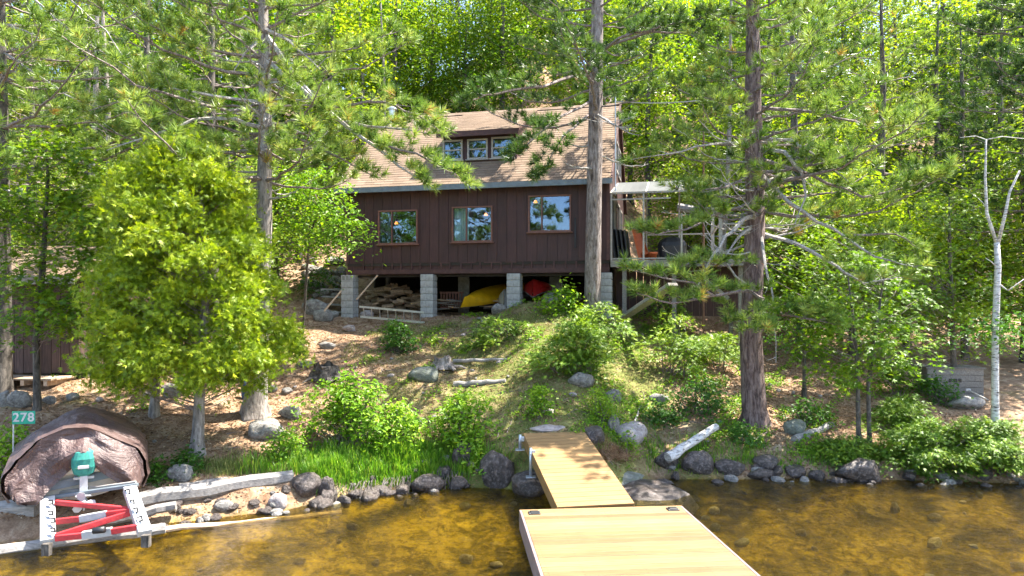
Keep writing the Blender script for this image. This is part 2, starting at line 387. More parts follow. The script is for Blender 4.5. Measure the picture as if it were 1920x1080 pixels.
M['glass'] = glassmat()
def groundmat():
    m, t, p, L = nodes('forest_floor'); co = coords(t)
    g = t.nodes.new('ShaderNodeNewGeometry'); sep = t.nodes.new('ShaderNodeSeparateXYZ'); L.new(g.outputs['Position'], sep.inputs[0])
    n1 = noi(t, co, .55, 6, .65, .5); n2 = noi(t, co, 3.5, 8, .7, .4); n3 = noi(t, co, 38, 6, .8)
    lit = ramp(t, [(.25, (.13, .065, .035)), (.5, (.33, .215, .135)), (.75, (.56, .43, .29))]); L.new(n2.outputs[0], lit.inputs[0])
    grn = ramp(t, [(.25, (.05, .08, .015)), (.5, (.17, .18, .05)), (.8, (.42, .38, .16))]); L.new(n2.outputs[0], grn.inputs[0])
    # greener in the middle of the slope (x -3..5), needle litter left and right
    gx = t.nodes.new('ShaderNodeMapRange'); gx.inputs[1].default_value = -4.2; gx.inputs[2].default_value = -1.2; L.new(sep.outputs[0], gx.inputs[0])
    gx2 = t.nodes.new('ShaderNodeMapRange'); gx2.inputs[1].default_value = 5.5; gx2.inputs[2].default_value = 3.2; L.new(sep.outputs[0], gx2.inputs[0])
    gy = t.nodes.new('ShaderNodeMapRange'); gy.inputs[1].default_value = 21.2; gy.inputs[2].default_value = 19.8; gy.inputs[3].default_value = -1.0; L.new(sep.outputs[1], gy.inputs[0])
    gm = math_n(t, 'MULTIPLY', math_n(t, 'MULTIPLY', gx.outputs[0], gx2.outputs[0]), gy.outputs[0])
    f = math_n(t, 'ADD', math_n(t, 'MULTIPLY', gm, .22), math_n(t, 'MULTIPLY', n1.outputs[0], .8))
    fr = ramp(t, [(.46, (0, 0, 0)), (.62, (1, 1, 1))]); L.new(f, fr.inputs[0])
    c = mixc(t, fr.outputs[0], lit.outputs[0], grn.outputs[0])
    dk = ramp(t, [(.35, (.5, .5, .5)), (.6, (1, 1, 1))]); L.new(n3.outputs[0], dk.inputs[0]); c = mixc(t, .8, c, dk.outputs[0], 'MULTIPLY')
    # lake bed: tannin-stained sand with dark weed and pale stones
    b1 = noi(t, co, 1.15, 9, .72, .6); bed = ramp(t, [(.34, (.03, .028, .006)), (.43, (.13, .10, .008)), (.51, (.33, .235, .012)), (.66, (.54, .39, .025))]); L.new(b1.outputs[0], bed.inputs[0])
    b2 = noi(t, co, 9, 7, .8); r3 = ramp(t, [(.40, (.22, .20, .16)), (.50, (.75, .72, .68)), (.60, (1, 1, 1))]); L.new(b2.outputs[0], r3.inputs[0]); cb = mixc(t, .9, bed.outputs[0], r3.outputs[0], 'MULTIPLY')
    b3 = noi(t, co, 2.7, 6, .7, 1.0); r4 = ramp(t, [(.42, (.25, .27, .2)), (.52, (1, 1, 1))]); L.new(b3.outputs[0], r4.inputs[0]); cb = mixc(t, .85, cb, r4.outputs[0], 'MULTIPLY')
    wz = t.nodes.new('ShaderNodeMapRange'); wz.inputs[1].default_value = .06; wz.inputs[2].default_value = -.06; L.new(sep.outputs[2], wz.inputs[0])
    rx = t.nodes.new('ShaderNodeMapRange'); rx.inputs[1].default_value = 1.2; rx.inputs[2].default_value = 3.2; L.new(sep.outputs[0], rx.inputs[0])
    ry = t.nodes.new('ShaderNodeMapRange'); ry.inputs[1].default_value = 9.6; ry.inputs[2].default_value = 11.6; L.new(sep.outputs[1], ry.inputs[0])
    bed_shade = math_n(t, 'MULTIPLY', math_n(t, 'MULTIPLY', rx.outputs[0], ry.outputs[0]), .35); cb = mixc(t, bed_shade, cb, (.022, .017, .009))  # shade and reflection off the right shore, painted into the bed colour
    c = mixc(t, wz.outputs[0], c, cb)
    L.new(c, p.inputs['Base Color']); p.inputs['Roughness'].default_value = .95; p.inputs['Specular IOR Level'].default_value = .15
    h = math_n(t, 'ADD', n2.outputs[0], math_n(t, 'MULTIPLY', n3.outputs[0], .35)); bump(t, p, h, .7, .06); return m
M['ground'] = groundmat()
def watermat():
    m = bpy.data.materials.new('lake_water'); m.use_nodes = True; t = m.node_tree; t.nodes.remove(t.nodes['Principled BSDF']); L = t.links
    co = coords(t, (1, 2.3, 1)); n = noi(t, co, 4.5, 4, .55, .5); co2 = coords(t, (1, 2.2, 1)); n2 = noi(t, co2, 15, 3, .6, .4)
    h = math_n(t, 'ADD', n.outputs[0], math_n(t, 'MULTIPLY', n2.outputs[0], .42))
    b = t.nodes.new('ShaderNodeBump'); b.inputs['Strength'].default_value = 1.0; b.inputs['Distance'].default_value = .17; L.new(h, b.inputs['Height'])
    fr = t.nodes.new('ShaderNodeFresnel'); fr.inputs['IOR'].default_value = 1.33; L.new(b.outputs[0], fr.inputs['Normal'])
    g = t.nodes.new('ShaderNodeBsdfGlossy'); g.inputs['Roughness'].default_value = .0; L.new(b.outputs[0], g.inputs['Normal'])
    tr = t.nodes.new('ShaderNodeBsdfTransparent'); tr.inputs['Color'].default_value = (.92, .85, .46, 1)
    rf = t.nodes.new('ShaderNodeBsdfRefraction'); rf.inputs['IOR'].default_value = 1.33; rf.inputs['Color'].default_value = (.92, .85, .46, 1); L.new(b.outputs[0], rf.inputs['Normal'])
    mt = t.nodes.new('ShaderNodeMixShader'); mt.inputs[0].default_value = .35; L.new(tr.outputs[0], mt.inputs[1]); L.new(rf.outputs[0], mt.inputs[2])
    mx = t.nodes.new('ShaderNodeMixShader'); L.new(fr.outputs[0], mx.inputs[0]); L.new(mt.outputs[0], mx.inputs[1]); L.new(g.outputs[0], mx.inputs[2])
    L.new(mx.outputs[0], t.nodes['Material Output'].inputs[0]); return m
M['water'] = watermat()

# ------------------------------------------------------------------ setting: ground and lake
def grid(x0, x1, nx, y0, y1, ny, fn, name, mat):
    X, Y = np.meshgrid(np.linspace(x0, x1, nx), np.linspace(y0, y1, ny)); Z = fn(X, Y)
    V = np.stack([X, Y, Z], 2).reshape(-1, 3); i = (np.arange(ny-1)[:, None]*nx+np.arange(nx-1)[None]).ravel()
    Fc = np.stack([i, i+1, i+nx+1, i+nx], 1); return np_mesh(name, V, Fc, mat, smooth=True)
xs = np.unique(np.concatenate([np.linspace(-160, -16, 25), np.linspace(-16, 16, 300), np.linspace(16, 160, 25)]))
ys = np.unique(np.concatenate([np.linspace(-200, 4, 20), np.linspace(4, 24, 220), np.linspace(24, 140, 90)]))
X, Y = np.meshgrid(xs, ys); Z = G(X, Y); nx = len(xs)
Vg = np.stack([X, Y, Z], 2).reshape(-1, 3); ii = (np.arange(len(ys)-1)[:, None]*nx+np.arange(nx-1)[None]).ravel()
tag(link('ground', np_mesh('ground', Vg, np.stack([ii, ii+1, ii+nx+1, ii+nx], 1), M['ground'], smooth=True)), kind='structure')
wb = MB().quad((-400, -600, 0), (400, -600, 0), (400, 30, 0), (-400, 30, 0))
tag(wb.build('lake_water', M['water']), kind='structure')

# ------------------------------------------------------------------ cabin
CA = Vector((-5.18, 21.4, 0)); CB = Vector((2.81, 19.6, 0))
CW = (CB-CA).length; CANG = math.atan2(CB.y-CA.y, CB.x-CA.x)
U = (CB-CA).normalized(); VV = Vector((-U.y, U.x, 0)); Z0 = 4.65
CORG = Vector((CA.x, CA.y, Z0))
def cl(p):            # world point -> cabin coordinates
    d = Vector(p)-CORG; return Vector((d.dot(U), d.dot(VV), d.z))
def cw(u, v, h): return CORG+U*u+VV*v+Vector((0, 0, h))
def front(px, py, v=0.0):   # pixel on the plane v = const of the cabin -> (u, h)
    d = P(px, py, 1)-Vector((0, 0, CZ)); o = Vector((0, 0, CZ))
    n = VV; k = (CORG+VV*v-o).dot(n)/d.dot(n); q = cl(o+d*k); return q.x, q.z
CD = 6.8; EV = -.38; EH = 2.30; RV = 3.4; RH = 5.42      # eave and ridge in (v, h)
SL = (RH-EH)/(RV-EV)
def roofh(v): return EH+SL*(v-EV)
cabin = empty('cabin', CORG, CANG, 'dark brown board-sided cabin with tan shingle roof on concrete block pillars', 'cabin')
wins = []
for a, b, c, d in ((710, 394, 784, 458), (848, 387, 924, 454), (991, 366, 1071, 435)):
    u0, h1 = front(a, (b+0)); u1, h1b = front(c, b); _, h0 = front(a, d); _, h0b = front(c, d)
    wins.append((u0, u1, (h0+h0b)/2, (h1+h1b)/2))
WT = 2.55
# sheathing with window openings
mb = MB()
us = sorted([0, CW]+[x for q in wins for x in q[:2]])
for a, b in zip(us[:-1], us[1:]):
    q = [w_ for w_ in wins if w_[0] <= (a+b)/2 <= w_[1]]
    if q:
        q = q[0]; mb.box(((a+b)/2, .06, q[2]/2), (b-a, .08, q[2])); mb.box(((a+b)/2, .06, (q[3]+WT)/2), (b-a, .08, WT-q[3]))
    else: mb.box(((a+b)/2, .06, WT/2), (b-a, .08, WT))
mb.build('wall', M['siding'], cabin)
rng = random.Random(3)
def board(u0, u1, h0, h1, pl='front', prod=0.0):
    """one vertical siding board, cut round windows"""
    m = MB(); cuts = sorted(set([u0, u1]+[x for q in wins for x in q[:2] if u0 < x < u1]))
    th = .022+rng.uniform(0, .005)
    for a, b in zip(cuts[:-1], cuts[1:]):
        q = [w_ for w_ in wins if w_[0] <= (a+b)/2 <= w_[1]]
        segs = [(h0, h1)] if not q else [(h0, q[0][2]), (q[0][3], h1)]
        for s0, s1 in segs:
            if s1-s0 > .02 and b-a > .004: MB().box(((a+b)/2, .02-th/2, (s0+s1)/2), (b-a, th, s1-s0), tint=rng.random()).build('siding_board', M['siding'], cabin)
nb = 27
for k in range(nb):
    u0 = k*CW/nb+.005; u1 = (k+1)*CW/nb-.005
    board(u0, u1, -.02+rng.uniform(-.004, .004), 2.35)
# side walls with gables, boards on the right side
def gable_h(v): return roofh(v)-.1 if v < RV else roofh(2*RV-v)-.1
for u, sgn in ((CW-.04, 1), (.04, -1)):
    m = MB(); a = [(u, .1, 0), (u, CD, 0), (u, CD, gable_h(CD)), (u, RV, gable_h(RV)), (u, .1, gable_h(.1))]
    b = [(x+(.04 if sgn > 0 else -.04)*-1, y, z) for x, y, z in a]
    m.quad(*a); m.quad(*reversed(b))
    for i in range(5):
        j = (i+1) % 5; m.quad(a[i], b[i], b[j], a[j])
    m.build('side_wall', M['siding'], cabin)
nbs = 24
for k in range(nbs):
    v0 = k*CD/nbs+.006; v1 = (k+1)*CD/nbs-.006
    m = MB(); x0 = CW-.038; x1 = CW-.012+rng.uniform(0, .004)
    pts = [(v0, -.02), (v1, -.02), (v1, gable_h(v1)), (v0, gable_h(v0))]
    n = len(m.v); m.v += [(x0, p[0], p[1]) for p in pts]+[(x1, p[0], p[1]) for p in pts]
    m.f += [(n, n+3, n+2, n+1), (n+4, n+5, n+6, n+7)]+[(n+i, n+(i+1) % 4, n+4+(i+1) % 4, n+4+i) for i in range(4)]; m.t += [rng.random()]*6
    m.build('siding_board', M['siding'], cabin)
MB().box((CW/2, CD-.04, 1.3), (CW-.12, .08, 2.6)).build('back_wall', M['siding'], cabin)
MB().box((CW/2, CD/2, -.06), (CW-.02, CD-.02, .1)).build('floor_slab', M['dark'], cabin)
# interior shell seen through the windows
m = MB(); m.box((CW/2, 3.2, 1.25), (CW-.2, .06, 2.45)); m.box((2.9, 1.6, 1.25), (.06, 3.0, 2.4)); m.box((5.4, 1.6, 1.25), (.06, 3.0, 2.4)); m.box((CW/2, 1.65, 2.42), (CW-.2, 3.0, .05)); m.box((CW/2, 1.65, .02), (CW-.2, 3.0, .05))
m.build('interior_partition', M['room'], cabin)
# corner trims
for u in (.045, CW-.045): MB().box((u, -.02, 1.16), (.09, .03, 2.36), bev=.004).build('corner_board', M['trimbrown'], cabin)
# rim joist below with short blocking battens and hooks
MB().box((CW/2, .07, -.20), (CW-.04, .05, .34)).build('rim_board', M['siding'], cabin)
MB().box((CW/2, .03, -.285), (CW-.02, .035, .13)).build('ledger_board', M['trimbrown'], cabin)
for k in range(24):
    u = .55+k*(CW-.9)/23+rng.uniform(-.03, .03)
    MB().box((u, .015, -.125), (.04, .06, .19), tint=rng.random()).build('batten', M['trimbrown'], cabin)
for a, b in ((3.05, 3.4), (3.75, 4.2), (4.45, 4.95), (5.1, 5.45)):
    MB().box(((a+b)/2, .008, -.035), (b-a, .03, .03)).build('batten_cap', M['trimbrown'], cabin)
# windows
def window(q, split, v=0.0, parent=cabin, mat='redtrim', hm=False, fw=.045, yofs=0.0):
    u0, u1, h0, h1 = q; f = MB(); y = v-.02+yofs; d = .09
    f.box(((u0+u1)/2, y, h0+fw/2), (u1-u0, d, fw)); f.box(((u0+u1)/2, y, h1-fw/2), (u1-u0, d, fw))
    f.box((u0+fw/2, y, (h0+h1)/2), (fw, d-.006, h1-h0-2*fw)); f.box((u1-fw/2, y, (h0+h1)/2), (fw, d-.006, h1-h0-2*fw))
    wo = f.build('window', M[mat], parent)
    xs_ = [u0+fw]+([u0+(u1-u0)*split] if split else [])+[u1-fw]
    if split: MB().box((xs_[1], y, (h0+h1)/2), (fw*.8, d-.02, h1-h0-2*fw)).build('mullion', M[mat], wo)
    for a, b in zip(xs_[:-1], xs_[1:]):
        a2 = a+.002; b2 = b-.002
        hs = [(h0+fw, h1-fw)]
        if hm: hs = [(h0+fw, (h0+h1)/2-.02), ((h0+h1)/2+.02, h1-fw)]
        for s0, s1 in hs: MB().box(((a2+b2)/2, y+.012, (s0+s1)/2), (b2-a2, .008, s1-s0)).build('pane', M['glass'], wo)
    if hm: MB().box(((u0+u1)/2, y, (h0+h1)/2), (u1-u0-2*fw, d-.03, .04)).build('meeting_rail', M[mat], wo)
    MB().box(((u0+u1)/2, y-.03, h0-.02), (u1-u0+.1, .12, .035), bev=.005).build('sill', M[mat], wo)
    return wo
window(wins[0], .35); window(wins[1], .36); window(wins[2], .32)
# curtain in the middle window, folded cloth; another behind the right one
def curtain(u0, u1, h0, h1, v, mat):
    m = MB(); n = 24; pts = []
    for i in range(n+1):
        u = u0+(u1-u0)*i/n; pts.append((u, v+.03*math.sin(i*1.7)))
    for (a, b), (c, d) in zip(pts[:-1], pts[1:]): m.quad((a, b, h0), (c, d, h0), (c, d, h1), (a, b, h1))
    o = m.build('curtain', M[mat], cabin, True); return o
w2 = wins[1]; curtain(w2[0]+.02, w2[0]+.47, w2[2]-.05, w2[3]+.06, .17, 'curtain'); curtain(w2[1]-.11, w2[1]+.03, w2[2]-.05, w2[3]+.06, .17, 'curtain')
w1 = wins[0]; curtain(w1[0]-.02, w1[0]+.30, w1[2]-.05, w1[3]+.06, .17, 'fasciagrey')
MB().box(((w1[0]+w1[1])/2+.2, .32, w1[2]-.02), (1.3, .45, .04)).build('counter', M['plank'], cabin)
for i, (px, py, nm) in enumerate(((743, 418, 'left'), (911, 402, 'middle'), (1004, 378, 'right'))):
    u, h = front(px, py, .9)
    r = empty('pendant_lamp', cw(u, .9, h), 0, 'small lit orange lamp glowing behind the %s front window' % nm, 'lamp', None)
    m = MB()
    for k in range(8):
        a = 2*PI*k/8; b = 2*PI*(k+1)/8
        m.quad((.11*math.cos(a), .11*math.sin(a), -.05), (.11*math.cos(b), .11*math.sin(b), -.05), (.05*math.cos(b), .05*math.sin(b), .06), (.05*math.cos(a), .05*math.sin(a), .06))
    m.build('lamp_shade', M['lamp'], r).scale = (.6, .6, .7); MB().tube([(0, 0, .06), (0, 0, 2.38-h)], .006, 4).build('cord', M['black'], r)
# bowl on the counter of the left window
u, h = front(764, 449, .32); m = MB()
for i in range(3):
    m.tube([(0, 0, i*.028), (0, 0, i*.028+.022)], [.10, .15], 12)
tag(m.build('dish_stack', M['paleh']), 'stack of pale dishes standing inside the left front window', 'dishes').location = cw(u, .32, w1[2]+.0)
# roof
du0, _ = front(833, 303, .64); du1, _ = front(969, 303, .64); DV = .64; DH0 = roofh(DV); DH1 = DH0+.84
RO0, RO1 = -.22, CW+.10
def slab(u0, u1, v0, v1, th, hf, m, drop=0):
    a = [(u0, v0, hf(v0)-drop), (u1, v0, hf(v0)-drop), (u1, v1, hf(v1)-drop), (u0, v1, hf(v1)-drop)]; b = [(x, y, z-th) for x, y, z in a]
    m.quad(*a); m.quad(*reversed(b))
    for i in range(4): j = (i+1) % 4; m.quad(b[i], b[j], a[j], a[i])
m = MB(); slab(RO0, du0, EV, RV, .12, roofh, m); slab(du1, RO1, EV, RV, .12, roofh, m); slab(du0, du1, EV, DV, .12, roofh, m)
backh = lambda v: roofh(2*RV-v)
slab(RO0, RO1, RV, 2*RV-EV, .12, backh, m)
roof = m.build('roof', M['trimbrown'], cabin)
def shingles(name, u0, u1, v0, v1, hf, slope, parent, skip=None, course=.145, tabw=.31, seed=1):
    r = random.Random(seed); m = MB(); L = math.hypot(v1-v0, hf(v1)-hf(v0)); n = int(L/course)
    ca = (v1-v0)/L; sa = (hf(v1)-hf(v0))/L
    for j in range(n):
        off = r.uniform(0, tabw); u = u0-off
        while u < u1:
            a = max(u, u0)+.004; b = min(u+tabw, u1)-.004; u += tabw
            if b-a < .03: continue
            if skip and skip((a+b)/2, v0+(j+.5)*course*ca): continue
            t0 = j*course-.02+r.uniform(-.003, .003); t1 = (j+1)*course
            lift0 = .012+r.uniform(0, .003); lift1 = .004
            def q(uu, t, l): return (uu, v0+t*ca-l*sa, hf(v0)+t*sa+l*ca)
            tint = min(1, max(0, r.gauss(.5, .15)))
            A, B, C_, D_ = q(a, t0, lift0), q(b, t0, lift0), q(b, t1, lift1), q(a, t1, lift1)
            E, Fq = q(a, t0, .001), q(b, t0, .001)
            m.quad(A, B, C_, D_, tint=tint); m.quad(E, Fq, B, A, tint=tint*.6)
            G0, H0 = q(b, t1, .0005), q(a, t1, .0005)
            m.quad(Fq, G0, C_, B, tint=tint); m.quad(H0, E, A, D_, tint=tint)
    o = m.build(name, M['shingle'], parent); o['kind'] = 'stuff'; return o
shingles('shingles', RO0, RO1, EV-.02, RV, roofh, SL, cabin, lambda u, v: du0-.02 < u < du1+.02 and v > DV-.02)
shingles('shingles', RO0, RO1, 2*RV-EV, RV, backh, SL, cabin, None, .3, .6, 2)
# ridge cap pieces
for k in range(28):
    a = RO0+k*(RO1-RO0)/28; b = a+(RO1-RO0)/28+.03; m = MB(); z = .035+.004*(k % 2)
    m.quad((a, RV-.13, RH-.13*SL+z), (b, RV-.13, RH-.13*SL+z), (b, RV, RH+z+.01), (a, RV, RH+z+.01), tint=rng.random())
    m.quad((a, RV, RH+z+.01), (b, RV, RH+z+.01), (b, RV+.13, RH-.13*SL+z), (a, RV+.13, RH-.13*SL+z), tint=rng.random())
    m.build('ridge_shingle', M['shingle'], roof)
MB().box(((RO0+RO1)/2, EV-.02, EH-.10), (RO1-RO0, .035, .17), bev=.005).build('eave_fascia', M['fasciagrey'], cabin)
MB().box(((RO0+RO1)/2, -.2, EH-.02), (RO1-RO0-.05, .36, .02)).build('soffit', M['trimbrown'], cabin)
for u in (RO1-.02, RO0+.02):
    m = MB(); m.beam((u, EV, EH-.08), (u, RV, RH-.08), .035, .17); m.beam((u, RV+.02, RH-.08), (u, 2*RV-EV, EH-.08), .035, .17); m.build('barge_board', M['trimbrown'], cabin)
# dormer
dh = lambda v: DH1+.03+(RH-DH1-.03)*(v-(DV-.35))/(RV-DV+.35)
m = MB(); slab(du0-.12, du1+.15, DV-.35, RV, .07, dh, m); dr = m.build('dormer_roof', M['trimbrown'], cabin)
shingles('dormer_shingles', du0-.13, du1+.16, DV-.37, RV, dh, 0, cabin, None, .145, .31, 5)
MB().box(((du0+du1)/2, DV-.37, DH1-.06), (du1-du0+.27, .04, .17)).build('dormer_fascia', M['trimbrown'], cabin)
dw = []
for a, b, c, d in ((838, 264, 868, 306), (877, 262, 915, 304), (922, 258, 963, 301)):
    u0, h1 = front(a, b, DV); u1, _ = front(c, b, DV); _, h0 = front(a, d, DV); dw.append((u0 if a > 840 else u0-.12, u1, max(h0, DH0+.05), min(h1, DH1-.1)))
m = MB(); us = sorted([du0, du1]+[x for q in dw for x in q[:2]])
for a, b in zip(us[:-1], us[1:]):
    q = [w_ for w_ in dw if w_[0] <= (a+b)/2 <= w_[1]]
    if b-a < .002: continue
    if q: q = q[0]; m.box(((a+b)/2, DV+.04, (DH0+q[2])/2), (b-a, .08, q[2]-DH0)); m.box(((a+b)/2, DV+.04, (q[3]+DH1)/2), (b-a, .08, DH1-q[3]))
    else: m.box(((a+b)/2, DV+.04, (DH0+DH1)/2), (b-a, .08, DH1-DH0))
m.build('dormer_wall', M['siding'], cabin)
m = MB()
for u in (du0+.03, du1-.03):
    t_ = DV+.08; te = DV+(DH1-DH0)/(SL-(RH-DH1)/(RV-DV))
    for s in (-.03, .03): m.quad((u+s, t_, DH0+.0), (u+s, min(te, RV), roofh(min(te, RV))), (u+s, t_, DH1))
m.build('dormer_cheek', M['siding'], cabin)
for q in dw: window(q, None, DV, cabin, 'palewood', True, .05)
MB().box(((du0+du1)/2, DV+1.0, DH0+.6), (du1-du0-.1, .04, 1.1)).build('attic_partition', M['room'], cabin)
# side (right wall) windows facing the deck
def side_window(v0, v1, h0, h1, mat='palewood', split=True):
    f = MB(); x = CW+.0; fw = .05
    f.box((x, (v0+v1)/2, h0+fw/2), (.07, v1-v0, fw)); f.box((x, (v0+v1)/2, h1-fw/2), (.07, v1-v0, fw))
    f.box((x, v0+fw/2, (h0+h1)/2), (.064, fw, h1-h0-2*fw)); f.box((x, v1-fw/2, (h0+h1)/2), (.064, fw, h1-h0-2*fw))
    wo = f.build('side_window', M[mat], cabin); MB().box((x-.005, (v0+v1)/2, (h0+h1)/2), (.01, v1-v0-2*fw, h1-h0-2*fw)).build('pane', M['glass'], wo)
side_window(.45, 1.55, .75, 2.0); side_window(1.9, 3.9, .08, 2.05); side_window(4.3, 5.2, .9, 2.0); side_window(2.3, 3.2, 3.0, 4.0); side_window(3.6, 4.5, 3.0, 4.0)
# downspout stub, stove pipe
u, h = front(1079, 430); MB().tube([(u, -.03, h+.33), (u, -.05, h-.25), (u, -.03, h-.55)], [.02, .028, .028], 6).build('drain_pipe', M['black'], cabin)
pu = .18
c = empty('stove_pipe', cw(pu, 3.2, RH-.3), 0, 'pale metal stove pipe rising beside the left end of the cabin ridge', 'chimney')
MB().tube([(0, 0, -.9), (0, 0, .55)], .12, 12).build('flue', M['alu'], c); MB().tube([(0, 0, .55), (0, 0, .6), (0, 0, .68)], [.18, .18, .03], 12).build('cap', M['alu'], c)
# concrete block pillars
bm_ = MB().box((0, 0, 0), (.40, .195, .185), bev=.012).mesh(M['block']); bm_.name = 'block'
for i, (px, v, lab, hollow) in enumerate(((656, .15, 'leftmost concrete block pillar with open cores in its top block', True), (804, .15, 'concrete block pillar between the firewood heap and the yellow canoe', False),
        (965, .15, 'concrete block pillar just right of the yellow canoe', False), (1135, .15, 'concrete block pillar behind the middle pine trunk', False))):
    u, _ = front(px, 560, v); top = cw(u, v, -.37); zb = gz(top.x, top.y)-.12
    r = empty('block_pillar', (top.x, top.y, zb), CANG, lab, 'pillar')
    n = int(round((top.z-zb)/.197)); hh = (top.z-zb)/n
    for k in range(n):
        for s in (-1, 1):
            if k == n-1 and hollow:
                b = MB()
                for xx in (-.19, -.065, .065, .19): b.box((xx, 0, 0), (.03, .195, hh-.012))
                b.box((0, 0, -hh/2+.02), (.40, .195, .03)); b.box((0, 0, hh/2-.022), (.40, .195, .03)); o = b.build('concrete_block', M['block'], r)
            else: o = link('concrete_block', bm_, r); o.scale = (1, 1, (hh-.012)/.185)
            if k % 2 == 0: o.location = (rng.uniform(-.006, .006), s*.10, (k+.5)*hh)
            else: o.rotation_euler = (0, 0, PI/2); o.location = (s*.10, rng.uniform(-.006, .006), (k+.5)*hh)
            if k == n-1 and hollow: o.rotation_euler = (0, 0, 0); o.location = (0, s*.10, (k+.5)*hh)
    MB().box((0, 0, 0), (.37, .37, n*hh-.02)).build('mortar', M['concrete'], r).location = (0, 0, n*hh/2)
MB().box((CW/2, 5.9, -1.0), (CW-.1, .1, 1.9)).build('backlight_blocker', M['dark'], cabin)  # added wall, blocks light coming in from behind under the floor
for u_ in (.06, CW-.06): MB().box((u_, 3.9, -1.0), (.06, 3.9, 1.7)).build('backlight_blocker', M['dark'], cabin)  # side pieces of the same added light blocker
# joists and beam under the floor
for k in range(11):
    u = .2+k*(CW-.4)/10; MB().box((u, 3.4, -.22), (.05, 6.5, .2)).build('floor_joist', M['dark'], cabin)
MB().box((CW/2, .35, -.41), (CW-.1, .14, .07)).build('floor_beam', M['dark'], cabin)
for px, v in ((720, 3), (870, 3), (1040, 3)):
    u, _ = front(px, 540, v); t_ = cw(u, v, -.35); b_ = gz(t_.x, t_.y); h = t_.z-b_+.1
    if h > .15: o = tag(MB().box((0, 0, h/2), (.38, .38, h), bev=.02).build('pier', M['concrete']), 'shaded concrete pier under the middle of the cabin floor', 'pier', 'shaded piers under the cabin'); o.location = (t_.x, t_.y, b_-.1)

# ------------------------------------------------------------------ deck and screened frame at the cabin's right end
deck = empty('wood_deck', cw(CW, 0, 0), CANG, 'raised wooden deck at the right end of the cabin on timber posts', 'deck')
DW = 3.9; DDp = 3.6
for k in range(25):
    MB().box((DW/2+.02, .07+k*DDp/25, -.05), (DW, DDp/25-.012, .035), tint=rng.random()).build('deck_board', M['greywood'], deck)
MB().box((DW/2+.02, -.02, -.12), (DW, .04, .19)).build('rim_board', M['greywood'], deck); MB().box((DW+.04, DDp/2, -.12), (.04, DDp, .19)).build('rim_board', M['greywood2'], deck)
for k in range(6): MB().box((.3+k*.7, DDp/2, -.15), (.045, DDp-.1, .16)).build('joist', M['greywood2'], deck)
for k in range(18): MB().box((.15+k*.21, 1.9, -.9), (.20, .03, 1.5), tint=rng.random()).build('shade_board', M['siding'], deck)  # added dark boards, stand in for the deep shade under the deck
for x, y in ((.4, .25), (1.8, .25), (3.6, .25), (.4, 3.2), (1.8, 3.2), (3.6, 3.2)):
    wp = cw(CW+x, y, 0); h = max(.3, wp.z-.2-gz(wp.x, wp.y)+.2); MB().box((x, y, -.2-h/2), (.12, .12, h)).build('post', M['greywood2'], deck)
fr = empty('screen_frame', cw(CW, 0, 0), CANG, 'pale open screen-room frame with net roof standing on the deck', 'canopy frame')
def rail(name, a, b, t_=.045, mat='palewood'): return MB().beam(a, b, t_, t_).build(name, M[mat], fr)
X0, X1 = .02, 3.05; HF = 1.90; HB = 2.72; YB = 3.3
for x, y, h in ((.04, .03, HF), (.95, .03, HF), (2.0, .03, 1.3), (X1, .03, HF+.35), (X1, YB, HB), (.04+.9, YB, HB), (2.0, YB, HB)):
    MB().box((x, y, h/2-.03), (.05 if x < 3 else .10, .05, h), bev=.004).build('post', M['palewood'], fr)
rail('front_rail', (X0, .03, HF), (X1+.1, .03, HF)); rail('rear_rail', (X0, YB, HB), (X1+.1, YB, HB), .05, 'black')
for x in (X0+.0, 1.02, 2.04, X1): rail('rafter', (x, .06, HF+.01), (x, YB-.03, HB+.01))
rail('mid_rail', (0.05, .03, 1.72), (1.7, .03, 1.72), .04); rail('guard_rail', (.98, YB, 1.0), (X1, YB, 1.0)); rail('guard_rail', (X1+.06, .03, .95), (X1+.9, .03, .95))
rail('guard_rail', (X1, .1, 1.0), (X1, YB-.03, 1.0)); rail('toe_rail', (.05, .03, .02), (2.0, .03, .02), .04)
m = MB()
for a, b in ((X0+.03, 1.0), (1.05, 2.02), (2.07, X1-.03)):
    n = 8
    for i in range(n):
        for j in range(4):
            def s(i_, j_):
                f = i_/n; g = j_/4; return (a+(b-a)*g, .06+(YB-.1)*f, HF+.035+(HB-HF)*f-.05*math.sin(PI*f)*math.sin(PI*g))
            m.quad(s(i, j), s(i, j+1), s(i+1, j+1), s(i+1, j))
m.build('net_roof', M['canopy'], fr, True)
